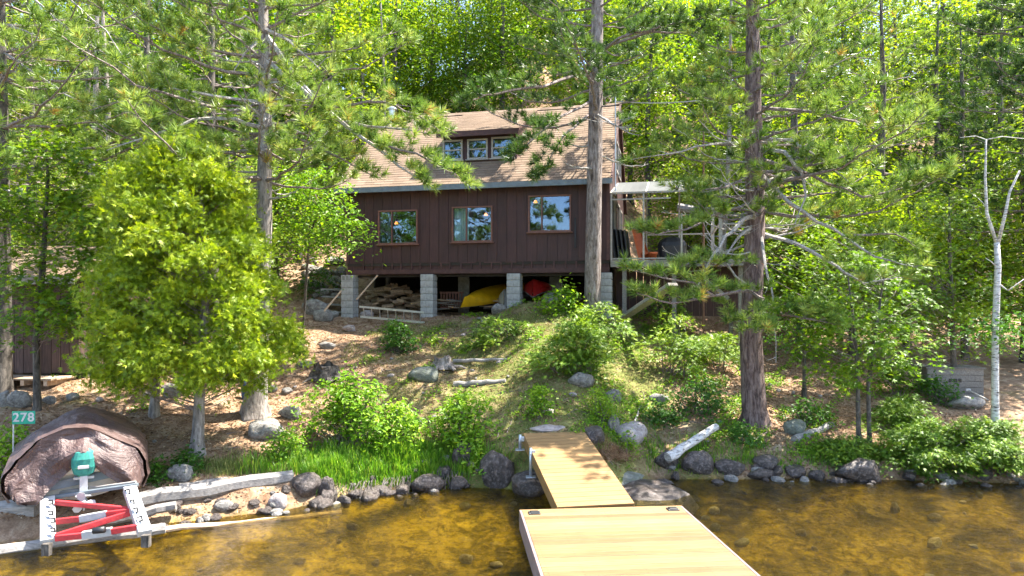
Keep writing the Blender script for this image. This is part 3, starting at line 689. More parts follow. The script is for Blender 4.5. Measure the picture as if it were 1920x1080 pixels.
# things on the deck
for k in range(4):
    o = empty('window_screen', cw(CW+.12+k*.11, .35+k*.25, 0), CANG, 'black framed screen leaning against the cabin side on the deck', 'screen', 'black screens leaning on the deck')
    a = (0, 0, 0); b = (-.12, .15, 1.0)
    MB().beam((0, 0, -.02), (-.10, .0, .95), .04, .03).build('frame_bar', M['black'], o); MB().beam((.08, .55, -.02), (-.04, .55, .95), .04, .03).build('frame_bar', M['black'], o)
    MB().beam((-.10, 0, .93), (-.04, .55, .93), .03, .03).build('frame_bar', M['black'], o); MB().quad((0, 0, .02), (.08, .55, .02), (-.04, .55, .92), (-.10, 0, .92)).build('mesh_panel', M['black'], o)
o = empty('sled', cw(CW+.75, 1.3, -.03), CANG, 'bright orange plastic sled leaning beside the black screens', 'sled')
m = MB()
for i in range(8):
    f0, f1 = i/8, (i+1)/8
    def q(f, x): return (x*(1-.3*f)+.32*(1-f)-.1, .15*f, 1.15*f-.0+.0)
    for a, b, da, db in ((-.18, -.12, .06, 0), (-.12, .12, 0, 0), (.12, .18, 0, .06)):
        p0, p1, p2, p3 = q(f0, a), q(f0, b), q(f1, b), q(f1, a)
        m.quad((p0[0], p0[1]-da, p0[2]), (p1[0], p1[1]-db, p1[2]), (p2[0], p2[1]-db, p2[2]), (p3[0], p3[1]-da, p3[2]))
m.build('shell', M['orange'], o, True); MB().tube([(-.05, -.03, 1.1), (0, -.1, 1.15), (.1, -.03, 1.1)], .012, 5).build('handle', M['black'], o)
o = empty('grill', cw(CW+1.75, 1.5, -.03), CANG, 'barbecue under a sagging black cover in the middle of the deck', 'grill')
m = MB(); prof = [(0, .36, .24), (.2, .40, .26), (.5, .42, .27), (.62, .38, .24), (.74, .26, .18), (.80, .08, .06)]
V_ = []
for z, a, b in prof:
    V_.append([(a*(1+.05*math.sin(k*3.1+z*9))*math.copysign(abs(math.cos(2*PI*k/20))**.6, math.cos(2*PI*k/20)), b*(1+.05*math.cos(k*2.3))*math.copysign(abs(math.sin(2*PI*k/20))**.6, math.sin(2*PI*k/20)), z) for k in range(20)])
for r0, r1 in zip(V_[:-1], V_[1:]):
    for k in range(20): m.quad(r0[k], r0[(k+1) % 20], r1[(k+1) % 20], r1[k])
m.quad(*V_[-1]); m.build('cover', M['black'], o, True)
for x, y, lab in ((.98, .75, 'orange clay pot nearest the leaning sled on the deck'), (1.2, .55, 'orange clay pot in front of the covered grill on the deck')):
    o = empty('flower_pot', cw(CW+x, y, -.03), 0, lab, 'pot'); MB().tube([(0, 0, 0), (0, 0, .2), (0, 0, .2), (0, 0, .26)], [.09, .12, .14, .14], 12).build('pot', M['orange'], o, True)
    MB().tube([(0, 0, .255), (0, 0, .265)], .125, 12).build('soil', M['darkbark'], o)
# diagonal weathered board and brace under the deck, mast and cable
a = ong(1152, 608); b = P(1262, 533, 17.6)
tag(MB().beam(a, b, .33, .09, bev=.01).build('leaning_plank', M['greywood2']), 'wide grey weathered plank leaning diagonally below the deck', 'plank')
a = P(1362, 560, 19.2); b = P(1312, 520, 18.9)
tag(MB().beam(a, b, .22, .12, bev=.01).build('timber_brace', M['greywood2']), 'short weathered timber brace slanting right under the deck corner', 'timber')
D0 = 19.0; g = P(1319, 490, D0)
r = empty('mast', (g.x, g.y, gz(g.x, g.y)), 0, 'thin brown metal mast rising past the deck corner to the cable', 'mast')
MB().tube([(0, 0, 0), (0, 0, P(0, 172, D0).z-r.location.z)], [.035, .022], 8).build('pole', M['rust'], r)
zz = P(0, 182, D0).z-r.location.z
o = MB().box((.07, -.03, zz), (.22, .12, .16), Euler((0, .2, 0)).to_matrix(), bev=.02).build('lamp_box', M['white'], r)
MB().tube([(0, 0, zz-.12), (.07, -.02, zz-.09)], .012, 5).build('bracket', M['galv'], r)
c0 = cw(CW+.1, .6, 0); c0.z = P(0, 190, c0.y).z; c1 = Vector((P(1319, 188, D0))); c2 = P(1402, 183, 15.3)
pts = [c0.lerp(c1, i/10)+Vector((0, 0, -.06*math.sin(PI*i/10))) for i in range(11)]+[c1.lerp(c2, i/8)+Vector((0, 0, -.05*math.sin(PI*i/8))) for i in range(1, 9)]
tag(MB().tube(pts, .018, 5).build('overhead_cable', M['white']), 'pale overhead cable running from the cabin gable to the right pine', 'cable')
c = cw(CW+.12, .5, 0); zt = P(0, 182, c.y).z; MB_ = MB().tube([(c.x, c.y, cw(0, 0, 1.9).z), (c.x, c.y, zt)], .02, 8)
tag(MB_.build('service_mast', M['galv']), 'grey conduit mast on the front right corner of the cabin', 'mast')

# ------------------------------------------------------------------ under the cabin
def canoe(name, lab, p, yaw, pitch, roll, L, mat, flip=True):
    r = empty(name, p, 0, lab, 'canoe'); r.rotation_euler = (pitch, roll, yaw)
    m = MB(); n = 18; k = 10; rows = []
    for i in range(n+1):
        s = -1+2*i/n; wd = .44*(1-abs(s)**2.6)+.012; dp = .33; sheer = .22*abs(s)**3; keel = .10*abs(s)**8
        row = []
        for j in range(k+1):
            a = PI*j/k; x = -wd*math.cos(a); z = -dp*math.sin(a)**.7*(1-keel)+0
            if j in (0, k): z = 0
            z = z*(1+sheer*.5)+sheer*(1-math.sin(a))
            row.append((x, s*L/2, -z if flip else z))
        rows.append(row)
    for i in range(n):
        for j in range(k): m.quad(rows[i][j], rows[i][j+1], rows[i+1][j+1], rows[i+1][j])
    m.build('hull', M[mat], r, True)
    for j in (0, k): MB().tube([rows[i][j] for i in range(n+1)], .018, 5).build('gunwale', M['black'] if mat == 'yellow' else M['alu'], r)
    return r
q = front(893, 562, .5)
c = canoe('canoe', 'yellow canoe stored upside down with its bow poking out between pillars', cw(front(905, 560, 2.2)[0]+.50, 2.3, -.98), CANG-.24, math.radians(9), .55, 4.4, 'yellow'); c.scale = (.85, .95, .72)
MB().box((0, -2.14, .22), (.012, .05, .09)).build('grab_tab', M['black'], c)
c = canoe('canoe', 'red canoe lying upside down in the shade right of the third pillar', cw(front(1000, 545, 2.4)[0]+.1, 2.8, -.85), CANG+.1, 0, 0, 4.2, 'redhull')
c = canoe('canoe', 'pale white canoe on the rack left of the third pillar', cw(front(950, 560, 2.2)[0]+.15, 2.9, -1.15), CANG+.05, 0, 0, 4.4, 'paleh')
c = canoe('canoe', 'pale grey canoe on the rack below the red canoe', cw(front(1010, 560, 2.2)[0]+.45, 3.0, -1.25), CANG+.05, 0, 0, 4.4, 'paleh')
def log(name, lab, cat, a, b, r0, r1, mat, group=None, seed=0, n=9, seg=7, wob=.12):
    r = random.Random(seed); a = Vector(a); b = Vector(b); m = MB(); base = a.copy(); L = (b-a).length
    pts = []; rad = []
    for i in range(seg+1):
        f = i/seg; off = Vector((r.uniform(-1, 1), r.uniform(-1, 1), r.uniform(-1, 1)))*wob*min(r0, .2)*(1 if 0 < i < seg else 0)
        pts.append(a.lerp(b, f)+off-base); rad.append((r0+(r1-r0)*f)*r.uniform(.92, 1.08))
    m.tube(pts, rad, n); o = m.build(name, mat if not isinstance(mat, str) else M[mat]); o.location = base; tag(o, lab, cat, group); return o
# firewood heap: each split piece on its own
fwm = []
rr = random.Random(8)
for k in range(5):
    m = MB(); L = .42; R = .09; pr = [(R*math.cos(a)*rr.uniform(.6, 1), R*math.sin(a)*rr.uniform(.6, 1)) for a in (0, 1.1, 2.2, 3.3, 4.3, 5.3)]
    if k < 3: pr = pr[:4]
    n = len(pr)
    for e, s in ((-L/2, 1), (L/2, -1)): m.quad(*[(e, x, y) for x, y in (pr if s < 0 else pr[::-1])], tint=.9)
    for i in range(n):
        j = (i+1) % n; m.quad((-L/2, *pr[i]), (L/2, *pr[i]), (L/2, *pr[j]), (-L/2, *pr[j]), tint=.4)
    me = m.mesh(M['firewood']); fwm.append(me)
for k in range(120):
    px = rr.uniform(682, 795); v = rr.uniform(.55, 2.2); u, _ = front(px, 560, v); p = cw(u, v, 0); g = gz(p.x, p.y)
    hmax = 1.0*(1-abs((px-738)/75)**2*.6); h = rr.uniform(.05, 1)*hmax*(.4+.6*min(1, v/1.4))
    o = link('firewood', fwm[k % 5]); o.location = (p.x, p.y, g+h); o.rotation_euler = (rr.uniform(0, 6), rr.uniform(-.35, .35), rr.uniform(-.9, .9)); s = rr.uniform(.6, 1.15); o.scale = (s*.9, s*rr.uniform(.6, 1), s*rr.uniform(.6, 1))
    tag(o, 'split piece of firewood in the heap under the left of the cabin', 'firewood', 'firewood heaped under the cabin')
for k in range(26):
    px = rr.uniform(822, 872) if k < 14 else rr.uniform(905, 955); v = rr.uniform(1.2, 2.4); u, _ = front(px, 560, v); p = cw(u, v, 0); g = gz(p.x, p.y)
    m = MB().box((0, 0, 0), (rr.uniform(.5, 1.0), rr.uniform(.07, .14), .03)); o = m.build('scrap_board', M['plank' if k % 3 else 'greywood']); o.location = (p.x, p.y, g+.18+.025*(k % 14)); o.rotation_euler = (rr.uniform(-.1, .1), rr.uniform(-.12, .12), rr.uniform(-.3, .3))
    tag(o, 'scrap board in the low stack %s the yellow canoe' % ('left of' if k < 14 else 'right of'), 'board', 'scrap boards %s the yellow canoe' % ('left of' if k < 14 else 'right of'))
# pallet slats, ladder
o = empty('pallet', cw(front(850, 560, 1.9)[0], 1.7, 0), CANG, 'dark slatted pallet standing behind the boards left of the yellow canoe', 'pallet'); o.location.z = gz(o.location.x, o.location.y)+.15
for k in range(8): MB().box((-.35+k*.1, 0, .3), (.05, .02, .55)).build('slat', M['redtrim'], o)
for z in (.06, .55): MB().box((0, .03, z), (.8, .04, .06)).build('bearer', M['redtrim'], o)
la = ong(676, 592); lb = ong(795, 597)
la = Vector((la.x, la.y, la.z)); lb = Vector((lb.x, lb.y, lb.z)); 
la = P(674, 575, 20.35); lb = P(795, 586, 20.1)
lad = empty('ladder', la, 0, 'aluminium ladder lying on its side in front of the firewood heap', 'ladder')
d = lb-la; upv = Vector((0, .12, -.30))
for q0 in (Vector((0, 0, 0)), upv): MB().beam(q0, q0+d, .03, .06).build('rail', M['alu'], lad)
for i in range(8):
    q0 = d*((i+.5)/8); MB().tube([q0, q0+upv], .016, 6).build('rung', M['alu'], lad)
# timber props left under the cabin
for a, b, lab in (((640, 545, 20.6), (608, 583, 20.3), 'thin board propped against the left of the leftmost pillar'), ((708, 516, 21.2), (668, 562, 20.9), 'thin wooden brace slanting from the floor to the leftmost pillar')):
    tag(MB().beam(P(*a), P(*b), .05, .04).build('prop_board', M['plank']), lab, 'board')
for k in range(4):
    a = P(606, 584-k*14, 21.9+k*.25); b = P(646, 586-k*14, 21.7+k*.25); tag(MB().beam(a, b, .22, .05).build('side_step', M['greywood']), 'weathered timber step rising left of the cabin pillars', 'step', 'timber steps left of the cabin')

# ------------------------------------------------------------------ dock and gangway
DA = Vector((.109, 9.96, .0)); dyaw = math.radians(5.0); dock = empty('floating_dock', DA, dyaw, 'wide pale cedar floating dock in full sun nearest the camera', 'dock')
DWd = 2.44; DL = 5.0; DT = .40; npk = 35; pw = DL/npk
rng = random.Random(12)
for k in range(npk):
    o = MB().box((DWd/2, -(k+.5)*pw, DT-.018), (DWd-.075, pw-.010, .036), tint=rng.random(), bev=.005).build('dock_plank', M['deckwood'], dock)
    o.location.z = rng.uniform(-.001, .001)
for x in (.018, DWd-.018): MB().box((x, -DL/2, DT-.14), (.036, DL, .28), bev=.004).build('side_fascia', M['fascia'], dock)
for y in (.018, -DL-.018): MB().box((DWd/2, y, DT-.14), (DWd, .034, .278), bev=.004).build('end_fascia', M['deckwood'], dock)
for x in (.5, DWd-.5): MB().box((x, -DL/2, .0), (.6, DL-.4, .26), bev=.04).build('float', M['black'], dock)
for k in range(6): MB().box((DWd/2, -.3-k*(DL-.6)/5, DT-.11), (DWd-.1, .04, .14)).build('cross_joist', M['fascia'], dock)
for x in (.20, DWd-.20):
    m = MB().box((x, -.16, DT+.008), (.17, .13, .016), bev=.006); m.box((x, -.16, DT+.024), (.12, .09, .018), bev=.008); m.build('corner_plate', M['black'], dock)
    mm = MB()
    for a in (-.07, .07):
        for b in (-.05, .05): mm.tube([(x+a, -.16+b, DT+.016), (x+a, -.16+b, DT+.022)], .007, 6)
    mm.build('bolt', M['galv'], dock)
ga = Vector((.665, 10.07, .415)); gb = Vector((.205, 12.85, .965)); gd = gb-ga; GL = gd.length; gyaw = math.atan2(-gd.x, gd.y); gp = math.asin(gd.z/GL)
gang = empty('gangway', ga, 0, 'narrow orange-toned plank gangway sloping from the dock up to the shore', 'gangway'); gang.rotation_euler = (gp, 0, gyaw)
GW = 1.2; n = 20; pw = GL/n
for k in range(n):
    o = MB().box((GW/2, (k+.5)*pw, -.018), (GW-.01, pw-(.008 if k != 15 else .02), .036), tint=rng.random(), bev=.003).build('gangway_plank', M['gangwood'], gang)
for x in (.02, GW-.02): MB().box((x, GL/2, -.12), (.038, GL, .165), bev=.004).build('stringer', M['gangwood'], gang)
for y in (.03, GL-.03): MB().box((GW/2, y, -.12), (GW-.08, .04, .16)).build('end_board', M['gangwood'], gang)
m = MB()
for k in range(npk):
    for x in (.10, .5, DWd/2, DWd-.5, DWd-.10):
        for dy in (-.035, .035): m.tube([(x, -(k+.5)*DL/npk+dy, DT-.002), (x, -(k+.5)*DL/npk+dy, DT+.0015)], .0055, 5, tint=.3)
m.build('deck_screws', M['rust'], dock)['kind'] = 'stuff'
# galvanised leg brackets with foot plates on the left of the gangway
for px, py0, py1, D, lab in ((995, 840, 893, 12.0, 'galvanised pipe leg with foot plate beside the gangway, nearer the lake'), (975, 815, 842, 12.75, 'galvanised pipe leg at the shore end of the gangway')):
    b = P(px, py1, D); r = empty('dock_leg', b, 0, lab, 'pipe leg'); h = P(px, py0, D).z-b.z
    MB().tube([(0, 0, 0), (0, 0, h)], .028, 10).build('pipe', M['galv'], r, True); MB().box((0, 0, -.01), (.17, .15, .015), bev=.005).build('foot_plate', M['galv'], r)
    MB().box((.04, 0, h-.08), (.08, .05, .09), bev=.01).build('bracket', M['galv'], r); MB().tube([(0, -.05, h-.1), (0, -.08, h-.1)], .015, 6).build('clamp_bolt', M['galv'], r)

# ------------------------------------------------------------------ covered boat on its ramp
BD = 10.35
bp = P(150, 905, BD); bp.z = .0
boat = empty('boat', (bp.x, bp.y, .55), math.radians(30), 'small motor boat under a creased brown tarp, stern to the lake', 'boat')
# stern is at local y=0, bow towards +y. tarp sections: list of rings (y, [(x, z)...]) from left bottom over the top to right bottom
def ring(y, hw, zg, zt, zb, inb, flat=.5, lean=0):
    pts = []
    pts.append((-hw*inb, zb)); pts.append((-hw*(inb+.1), (zb+zg)*.5-.03)); pts.append((-hw, zg))
    for k in range(1, 12):
        f = -1+2*k/12; pts.append((hw*f+lean*(1-f*f), zg+(zt-zg)*(1-abs(f)**1.7)**.85))
    pts.append((hw, zg)); pts.append((hw*(inb+.1), (zb+zg)*.5-.03)); pts.append((hw*inb, zb)); return [(x, y, z) for x, z in pts]
secs = [(-.18, .88, .42, .98, .02, .94, -.05), (.0, .90, .46, 1.0, -.02, .94, -.05), (.5, .90, .52, .92, .0, .92, 0), (1.1, .88, .56, 1.02, .05, .86, 0), (1.8, .80, .58, 1.0, .1, .78, 0), (2.4, .70, .56, .92, .15, .66, 0), (3.0, .42, .56, .80, .25, .5, 0), (3.4, .12, .56, .66, .4, .4, 0)]
def tarp_pt(yi, j):
    pass
m = MB(); R_ = []
def lerp_sec(f):
    i = min(int(f), len(secs)-2); t_ = f-i; a, b = secs[i], secs[i+1]; return [a[k]+(b[k]-a[k])*t_ for k in range(7)]
NS = 44
for i in range(NS+1):
    y, hw, zg, zt, zb, inb, ln = lerp_sec(i/NS*(len(secs)-1.0001)); rg = ring(y, hw, zg, zt, zb, inb, lean=ln)
    # refine across
    fine = []
    for a, b in zip(rg[:-1], rg[1:]):
        for s in range(4): fine.append(tuple(a[q]+(b[q]-a[q])*s/4 for q in range(3)))
    fine.append(rg[-1])
    out = []
    for q in fine:
        v = Vector(q); nv = noise.noise(Vector((v.x*1.6, v.y*1.3, v.z*2.6))); rid = 1-abs(noise.noise(Vector((v.x*2.2+5+v.z*1.5, v.y*1.8, v.z*1.5))))*2
        c_ = Vector((v.x, 0, v.z-.3)); 
        if c_.length > 1e-3: c_.normalize()
        v += c_*(.06*nv+.045*rid); out.append(v)
    R_.append(out)
for i in range(NS):
    for j in range(len(R_[0])-1): m.quad(R_[i][j], R_[i][j+1], R_[i+1][j+1], R_[i+1][j])
tarp = m.build('tarp', M['tarp'], boat, True)
# skirt folded over the stern, gathered up over the motor: triangular opening shows the transom
top = R_[0]; nT = len(top); m = MB()
def st(j, f):
    """stern flap point: j along ring, f 0 at rim .. 1 at hem"""
    p = top[j]; s = (j/(nT-1))*2-1
    # hem: low at the sides, raised in the middle
    hem_z = -.02+.58*max(0, 1-abs(s-.10)/.62)**.9; x_in = p.x*(.95-.20*f)
    z = p.z+(min(hem_z, p.z-.05)-p.z)*f
    y = -.18-.16*math.sin(f*1.7)+.10*(abs(noise.noise(Vector((p.x*2.2+f*1.3, f*1.6-p.x, 3)))))+.16*noise.noise(Vector((p.x*1.7-f, f*2.4, 7)))
    return Vector((x_in, y, z))
nf = 10
for j in range(nT-1):
    for k in range(nf): m.quad(st(j, k/nf), st(j, (k+1)/nf), st(j+1, (k+1)/nf), st(j+1, k/nf))
m.build('tarp_skirt', M['tarp'], boat, True)
# hull: V transom and sides
m = MB(); tr = [(-.76, .42), (-.72, .10), (-.33, -.02), (0, -.08), (.33, -.02), (.72, .10), (.76, .42)]
tr2 = [(x*.9, z+.02) for x, z in tr]
m.quad(*[(x, -.12, z) for x, z in tr]); 
ys_ = [(-.12, 1, 0), (1.2, 1, .0), (2.4, .88, .04), (3.3, .6, .12), (3.9, .2, .25)]
for (y0, s0, u0), (y1, s1, u1) in zip(ys_[:-1], ys_[1:]):
    for (xa, za), (xb, zb) in zip(tr[:-1], tr[1:]): m.quad((xa*s0, y0, za+u0), (xa*s1, y1, za+u1), (xb*s1, y1, zb+u1), (xb*s0, y0, zb+u0))
m.build('hull', M['hull'], boat)
MB().beam((-.66, -.14, .36), (.66, -.14, .36), .03, .07).build('transom_cap', M['alu'], boat)
MB().beam((-.66, -.165, .14), (.62, -.165, .30), .014, .12).build('transom_stripe', M['fasciagrey'], boat)
# outboard motor, tilted: green cowl, white leg, propeller
mo = empty('outboard_motor', (0, 0, 0), 0); mo.parent = boat; mo.location = (.06, -.30, .30)
m = MB(); cr = [(-.02, .07, .07), (.02, .13, .11), (.12, .16, .14), (.24, .16, .15), (.34, .13, .12), (.40, .06, .05)]; rows = []
for z, a, b in cr: rows.append([(a*math.copysign(abs(math.cos(2*PI*k/16))**.7, math.cos(2*PI*k/16)), b*math.copysign(abs(math.sin(2*PI*k/16))**.7, math.sin(2*PI*k/16)), z+.04) for k in range(16)])
for r0, r1 in zip(rows[:-1], rows[1:]):
    for k in range(16): m.quad(r0[k], r0[(k+1) % 16], r1[(k+1) % 16], r1[k])
m.quad(*rows[-1]); m.build('cowl', M['teal'], mo, True)
MB().box((0, -.14, .17), (.14, .02, .05), bev=.008).build('cowl_badge', M['white'], mo)
MB().box((0, -.02, -.10), (.10, .12, .28), bev=.02).build('mid_section', M['white'], mo)
MB().box((-.0, .06, -.02), (.26, .10, .05), bev=.01).build('clamp', M['galv'], mo)
MB().box((0, -.06, -.25), (.20, .22, .02), bev=.006).build('cavitation_plate', M['white'], mo)
MB().tube([(0, .06, -.34), (0, -.02, -.34), (0, -.14, -.34), (0, -.19, -.34)], [.02, .05, .045, .02], 10).build('gearcase', M['white'], mo, True)
MB().box((0, -.02, -.42), (.02, .12, .14), bev=.006).build('skeg', M['white'], mo)
for k in range(3):
    a = PI/2+k*2*PI/3+.3; m = MB(); c_, s_ = math.cos(a), math.sin(a); pr = [(0.03, -.02), (.08, -.06), (.14, -.055), (.165, 0), (.14, .05), (.08, .05), (.03, .02)]
    f1 = [(c_*x-s_*y, -.20+y*.35, -.34+s_*x+c_*y) for x, y in pr]; f2 = [(x, y+.012, z) for x, y, z in f1]; m.quad(*f1); m.quad(*reversed(f2))
    for i in range(len(pr)): j = (i+1) % len(pr); m.quad(f1[i], f2[i], f2[j], f1[j])
    m.build('propeller_blade', M['white'], mo)
0 and tag(MB().tube([P(383, 0, 1)*0+Vector((0, 0, 0)), (.3, .1, .05), (.5, -.1, .02), (.55, -.3, .0)], .012, 5).build('rope', M['yellow']), 'loose yellow rope lying beside the boat ramp', 'rope')
# ramp: two white rails and red and white cross bars
ra = empty('boat_ramp', P(170, 1015, 9.35), 0, 'red and white timber boat ramp frame at the water edge below the boat', 'boat ramp')
o0 = ra.location.copy()
def rp(px, py, D): return P(px, py, D)-o0
def bar(name, a, b, wd, ht, mat, par=ra): return MB().beam(a, b, wd, ht, bev=.006).build(name, M[mat], par)
r1 = bar('side_rail', rp(90, 1016, 9.25), rp(89, 935, 9.95), .18, .10, 'white'); r2 = bar('side_rail', rp(272, 1000, 9.35), rp(243, 916, 10.05), .17, .10, 'white')
bar('top_bar', rp(70, 936, 10.0), rp(258, 909, 10.12), .07, .05, 'fasciagrey'); bar('top_bar', rp(72, 929, 10.12), rp(255, 905, 10.22), .05, .05, 'greywood')
bar('cross_bar', rp(104, 942, 9.82), rp(243, 955, 9.8), .05, .07, 'red'); bar('cross_bar', rp(104, 1006, 9.3), rp(250, 960, 9.74), .05, .08, 'red')
for (a, b, D0, D1, y0, y1) in ((105, 150, 9.62, 9.64, 978, 973), (200, 248, 9.68, 9.72, 964, 958)): bar('cross_bar', rp(a, y0, D0), rp(b, y1, D1), .05, .08, 'red')
bar('cross_bar', rp(150, 973, 9.64), rp(200, 964, 9.68), .052, .10, 'white')
for (a, b, D0, D1, y0, y1, mt) in ((105, 155, 9.28, 9.32, 1009, 1004, 'red'), (155, 210, 9.32, 9.36, 1004, 996, 'white'), (210, 260, 9.36, 9.4, 996, 988, 'red')): bar('cross_bar', rp(a, y0, D0), rp(b, y1, D1), .06 if mt == 'red' else .062, .08 if mt == 'red' else .11, mt)
MB().tube([rp(176, 995, 9.22), rp(196, 993, 9.22)], .045, 12).build('roller', M['black'], ra, True)
for px, py, D in ((93, 942, 9.8), (93, 962, 9.62), (97, 976, 9.5), (97, 994, 9.34)): MB().tube([rp(px-2, py-3, D-.03), rp(px+5, py-4, D-.06), rp(px+6, py+3, D-.06), rp(px-1, py+3, D-.03)], .012, 6).build('hook', M['black'], ra)
for px, py, D in ((239, 922, 9.95), (247, 942, 9.8), (254, 957, 9.64), (262, 973, 9.5)): MB().tube([rp(px-4, py-3, D-.03), rp(px+3, py-5, D-.07), rp(px+5, py+3, D-.07), rp(px-2, py+4, D-.03)], .012, 6).build('hook', M['black'], ra)
for px in (88, 274):
    a = rp(px, 1016 if px < 100 else 1000, 9.2); MB().box((a.x, a.y, a.z-.10), (.10, .08, .16)).build('foot', M['darkbark'], ra)
# sign 278
sp = P(24, 798, 10.6); sg = empty('number_sign', (sp.x, sp.y, gz(sp.x, sp.y)), math.radians(8), 'small green sign with white number 278 on a thin post', 'sign')
hz = sp.z-sg.location.z
MB().tube([(0, .012, -.1), (0, .012, hz+.16)], .012, 6).build('post', M['galv'], sg)
MB().box((.155, 0, hz+.12), (.33, .006, .20), bev=.002).build('plate', M['green'], sg)
cu = bpy.data.curves.new('digits', 'FONT'); cu.body = '278'; cu.size = .19; cu.extrude = .002; cu.align_x = 'CENTER'; cu.align_y = 'CENTER'; cu.offset = .004; cu.space_character = 1.12
to = bpy.data.objects.new('digits_curve', cu); COL.objects.link(to); bpy.context.view_layer.update()
me = bpy.data.meshes.new_from_object(to.evaluated_get(bpy.context.evaluated_depsgraph_get())); bpy.data.objects.remove(to)
me.materials.clear(); me.materials.append(M['white']); o = link('digits', me, sg); o.location = (.155, -.006, hz+.12); o.rotation_euler = (PI/2, 0, 0)

# ------------------------------------------------------------------ shed at the left
shp = P(150, 700, 15.6); sx = shp.x; sy = shp.y; szf = shp.z
shed = empty('shed', (sx, sy, szf), math.radians(-6), 'weathered dark brown board shed on stones at the left edge', 'shed')
SW, SD_, SH = 3.9, 2.6, 2.15
rng = random.Random(5)
for k in range(17):
    a = -SW+k*SW/17; o = MB().box((a+SW/34, -.012, SH/2), (SW/17-.012, .024+rng.uniform(0, .01), SH+rng.uniform(-.03, .03)), tint=rng.random()).build('wall_board', M['shedwood'], shed)
for k in range(11):
    a = k*SD_/11; MB().box((-.012, a+SD_/22, SH/2), (.024, SD_/11-.012, SH), tint=rng.random()).build('wall_board', M['shedwood'], shed)
m = MB(); m.box((-SW/2, .03, SH/2), (SW-.06, .03, SH)); m.box((-.045, SD_/2, SH/2), (.03, SD_-.1, SH)); m.box((-SW+.03, SD_/2, SH/2), (.03, SD_-.1, SH)); m.box((-SW/2, SD_-.03, SH/2), (SW-.1, .03, SH)); m.build('wall', M['shedwood'], shed)
m = MB(); m.beam((-SW/2, -.35, SH-.02), (-SW/2, SD_+.3, SH+1.0), SW+.3, .06, up=(0, 0, 1)); m.build('roof', M['shingle'], shed)
MB().box((-SW/2, -.37, SH-.02), (SW+.3, .03, .20)).build('fascia', M['palewood'], shed)
for k in range(5): MB().box((-SW/2, -.12-k*.15, -.06), (SW-.1, .14, .035), tint=rng.random()).build('platform_board', M['plank'], shed)
for k in range(7): MB().box((-.2-k*.55, -.35, -.14), (.09, .85, .12)).build('platform_joist', M['plank'], shed)
MB().box((-SW/2, .9, -.15), (SW, 1.5, .22)).build('skid_beam', M['darkbark'], shed)

# ------------------------------------------------------------------ rocks
def rock_mesh(seed, sub=3):
    import bmesh
    bm = bmesh.new(); bmesh.ops.create_icosphere(bm, subdivisions=sub, radius=1.0); r = random.Random(seed); off = Vector((seed*3.1, seed*1.7, 0))
    pl = [(Vector((r.gauss(0, 1), r.gauss(0, 1), r.gauss(0, .8))).normalized(), r.uniform(.62, .9)) for _ in range(9)]
    for v in bm.verts:
        c = v.co.copy(); c *= 1+.38*noise.noise(c*1.0+off)
        for n_, d_ in pl:
            e = c.dot(n_)-d_
            if e > 0: c -= n_*e*.85
        c *= 1+.07*noise.noise(c*3.5+off)+.02*noise.noise(c*9+off); v.co = c
    me = bpy.data.meshes.new('rock'); bm.to_mesh(me); bm.free(); me.polygons.foreach_set('use_smooth', [sub > 2]*len(me.polygons)); return me
RK = {}
def rockm(seed, mat, sub=3):
    k = (seed, mat, sub)
    if k not in RK: me = rock_mesh(seed, sub); me.materials.append(M[mat]); RK[k] = me
    return RK[k]
def rock(px, pyb, wpx, hpx, lab, mat='rock', seed=1, group=None, name='boulder', depth=.8, rz=None, cat=None):
    g = ong(px, pyb); D = g.y; w_ = wpx/F*D/2; h_ = hpx/F*D/2
    o = link(name, rockm(seed, mat)); o.location = (g.x, g.y+w_*depth*.55, g.z+h_*.72); o.scale = (w_*1.06, w_*depth, h_*1.22)
    o.rotation_euler = (0, 0, (seed*1.3) % .6-.3 if rz is None else rz); tag(o, lab, cat or ('boulder' if wpx > 30 else 'stone'), group); return o
